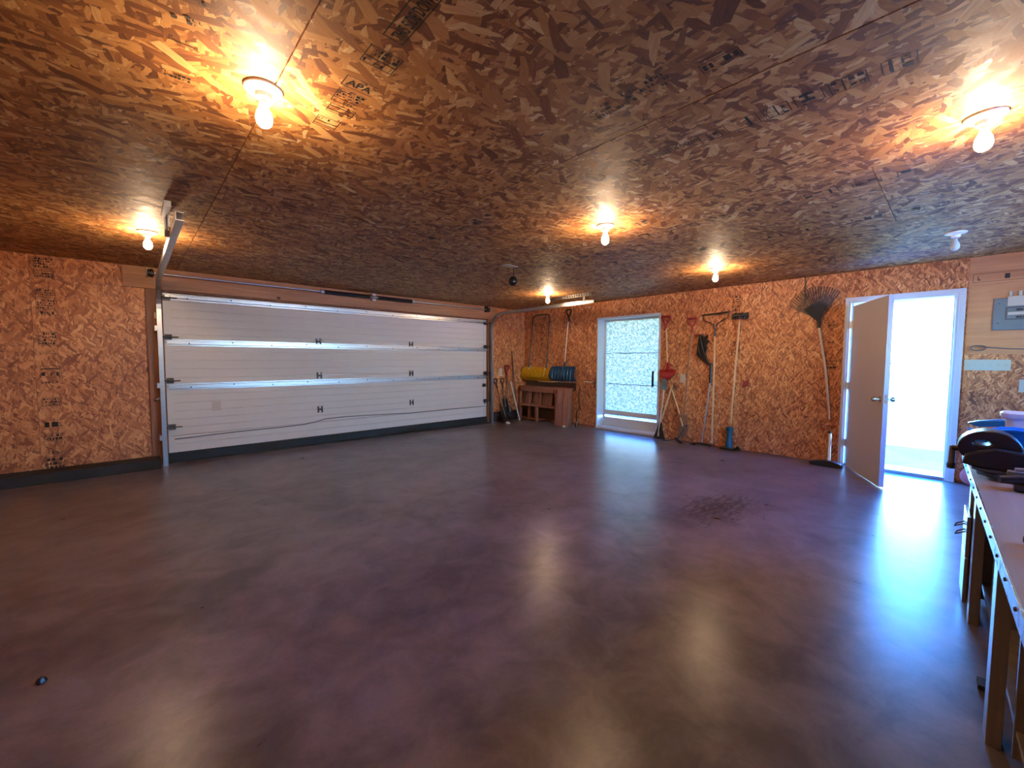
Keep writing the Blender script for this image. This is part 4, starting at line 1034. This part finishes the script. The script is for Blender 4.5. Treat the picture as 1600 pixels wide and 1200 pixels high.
# white bucket with lid
r = thing('white_bucket', (-3.25, -7.09, BT), 'white rectangular bucket with rolled lid behind the blue tub', 'bucket')
def rr(cx, cy, hx, hy, rd, n=5):
    o_ = []
    for k, (sx, sy) in enumerate(((1, 1), (-1, 1), (-1, -1), (1, -1))):
        for i in range(n):
            a = PI/2*k+PI/2*i/(n-1); o_.append((cx+sx*(hx-rd)+rd*math.cos(a), cy+sy*(hy-rd)+rd*math.sin(a)))
    return o_
def loft(mb, rings):
    n = len(mb.v); k = len(rings[0][0])
    for poly, z in rings: mb.v += [(p[0], p[1], z) for p in poly]
    for i in range(len(rings)-1):
        for j in range(k):
            a = n+i*k+j; b = n+i*k+(j+1) % k; mb.f.append((a, b, b+k, a+k))
    mb.f.append(tuple(n+j for j in reversed(range(k)))); mb.f.append(tuple(n+(len(rings)-1)*k+j for j in range(k))); return mb
bcx, bcy = -3.26, -7.10
loft(MB(), [(rr(bcx, bcy, .050, .135, .03), BT+.001), (rr(bcx, bcy, .057, .15, .03), 1.035)]).build('pail', BUCKET, r, smooth=True)
loft(MB(), [(rr(bcx, bcy, .062, .163, .03), 1.035), (rr(bcx, bcy, .066, .168, .03), 1.045), (rr(bcx, bcy, .066, .168, .03), 1.063), (rr(bcx, bcy, .058, .16, .03), 1.07)]).build('lid', BUCKET, r, smooth=True)
# black clamp
r = thing('hand_clamp', (-3.98, -6.95, BT), 'black clamp tool lying before the bench machine', 'clamp')
MB().tube([(-4.02, -6.905, BT+.045), (-4.0, -6.96, BT+.050), (-3.99, -7.05, BT+.04)], [.016, .022, .020], 10).build('grip', BLACK, r, smooth=True)
MB().box((-4.02, -6.945, BT+.001), (-3.94, -7.10, BT+.036)).build('jaw', BLACK, r, bevel=.008)
MB().box((-3.97, -6.93, BT+.05), (-3.93, -7.02, BT+.075)).build('trigger_block', GREYP, r, bevel=.004)
MB().tube([(-3.95, -6.95, BT+.08), (-3.93, -7.10, BT+.085)], .010, 8).build('bar', GALV, r)
# pliers
r = thing('pliers', (-4.85, -6.93, BT), 'black and red gripped tool at the right edge of the bench', 'pliers')
MB().tube([(-4.76, -6.925, BT+.018), (-4.78, -6.97, BT+.02), (-4.80, -7.06, BT+.02)], [.014, .017, .014], 10).build('black_grip', BLACK, r, smooth=True)
MB().tube([(-4.86, -6.925, BT+.018), (-4.86, -6.96, BT+.02), (-4.83, -7.06, BT+.02)], [.014, .019, .014], 10).build('red_grip', RED, r, smooth=True)
MB().box((-4.83, -7.05, BT+.004), (-4.79, -7.14, BT+.026)).build('jaws', CHROME, r, bevel=.004)
# pink disc behind the bench end
tag(MB().lathe([(.085, 0), (.10, .01), (.10, .03), (.08, .04)], (-.06, -6.93, .10), (-1, .1, 0), 20).build('pink_disc', PINK, smooth=True, origin=(-.06, -6.93, 0)), 'pink round disc leaning on the wall behind the bench end', 'disc')
# bits on the floor
tag(MB().lathe([(.014, 0), (.018, .006), (.012, .020), (.006, .024)], (-6.97, -4.27, 0), (0, 0, 1), 8).build('bolt', BLACK, origin=(-6.97, -4.27, 0)), 'tiny black bolt lying on the left of the open floor', 'bolt')

# ------------------------------------------------------------------ outside
struct(bx((.021, -8.655, -.16), (2.6, 1.5, -.025)).build('outdoor_pad', PAD), 'pale concrete pad outside the entry door', 'pavement')
struct(bx((2.6, -60, -.3), (90, 50, -.05)).build('lawn', GRASS), 'bright sunlit lawn outside', 'ground')
def tree(x, y, h, rad, label, seed):
    rnd = random.Random(seed); r = thing('leafy_tree', (x, y, -.05), label, 'tree', 'trees beyond the lawn')
    MB().tube([(x, y, -.05), (x+.1, y, h*.35), (x-.1, y+.1, h*.7)], [rad*.09, rad*.07, rad*.03], 8).build('trunk', BARK, r, smooth=True)
    m = MB()
    for i in range(900):
        th = rnd.uniform(0, 2*PI); ph = math.acos(rnd.uniform(-1, 1)); q = rad*(.65+.35*rnd.random())*(1+.2*math.sin(3*th+2*ph))
        c = Vector((x+q*math.sin(ph)*math.cos(th), y+q*math.sin(ph)*math.sin(th), h*.62+q*.8*math.cos(ph)))
        a = Vector((rnd.gauss(0, 1), rnd.gauss(0, 1), rnd.gauss(0, 1))).normalized()*rad*.12; b = a.cross(Vector((rnd.gauss(0, 1), rnd.gauss(0, 1), 1))).normalized()*rad*.09
        m.add([c-a, c+b, c+a, c-b], [(0, 1, 2, 3)])
    m.build('foliage', LEAF, r)
struct(bx((-30, -70, -.3), (2.6, -8.66, -.05)).build('gravel_yard', PAD), 'pale gravel yard behind the garage', 'ground')
tree(44, 7.5, 2.6, 1.2, 'small rounded tree far out on the lawn', 1)
tree(40, -2.0, 2.2, 1.0, 'low bushy tree far out on the lawn, right of the other', 2)
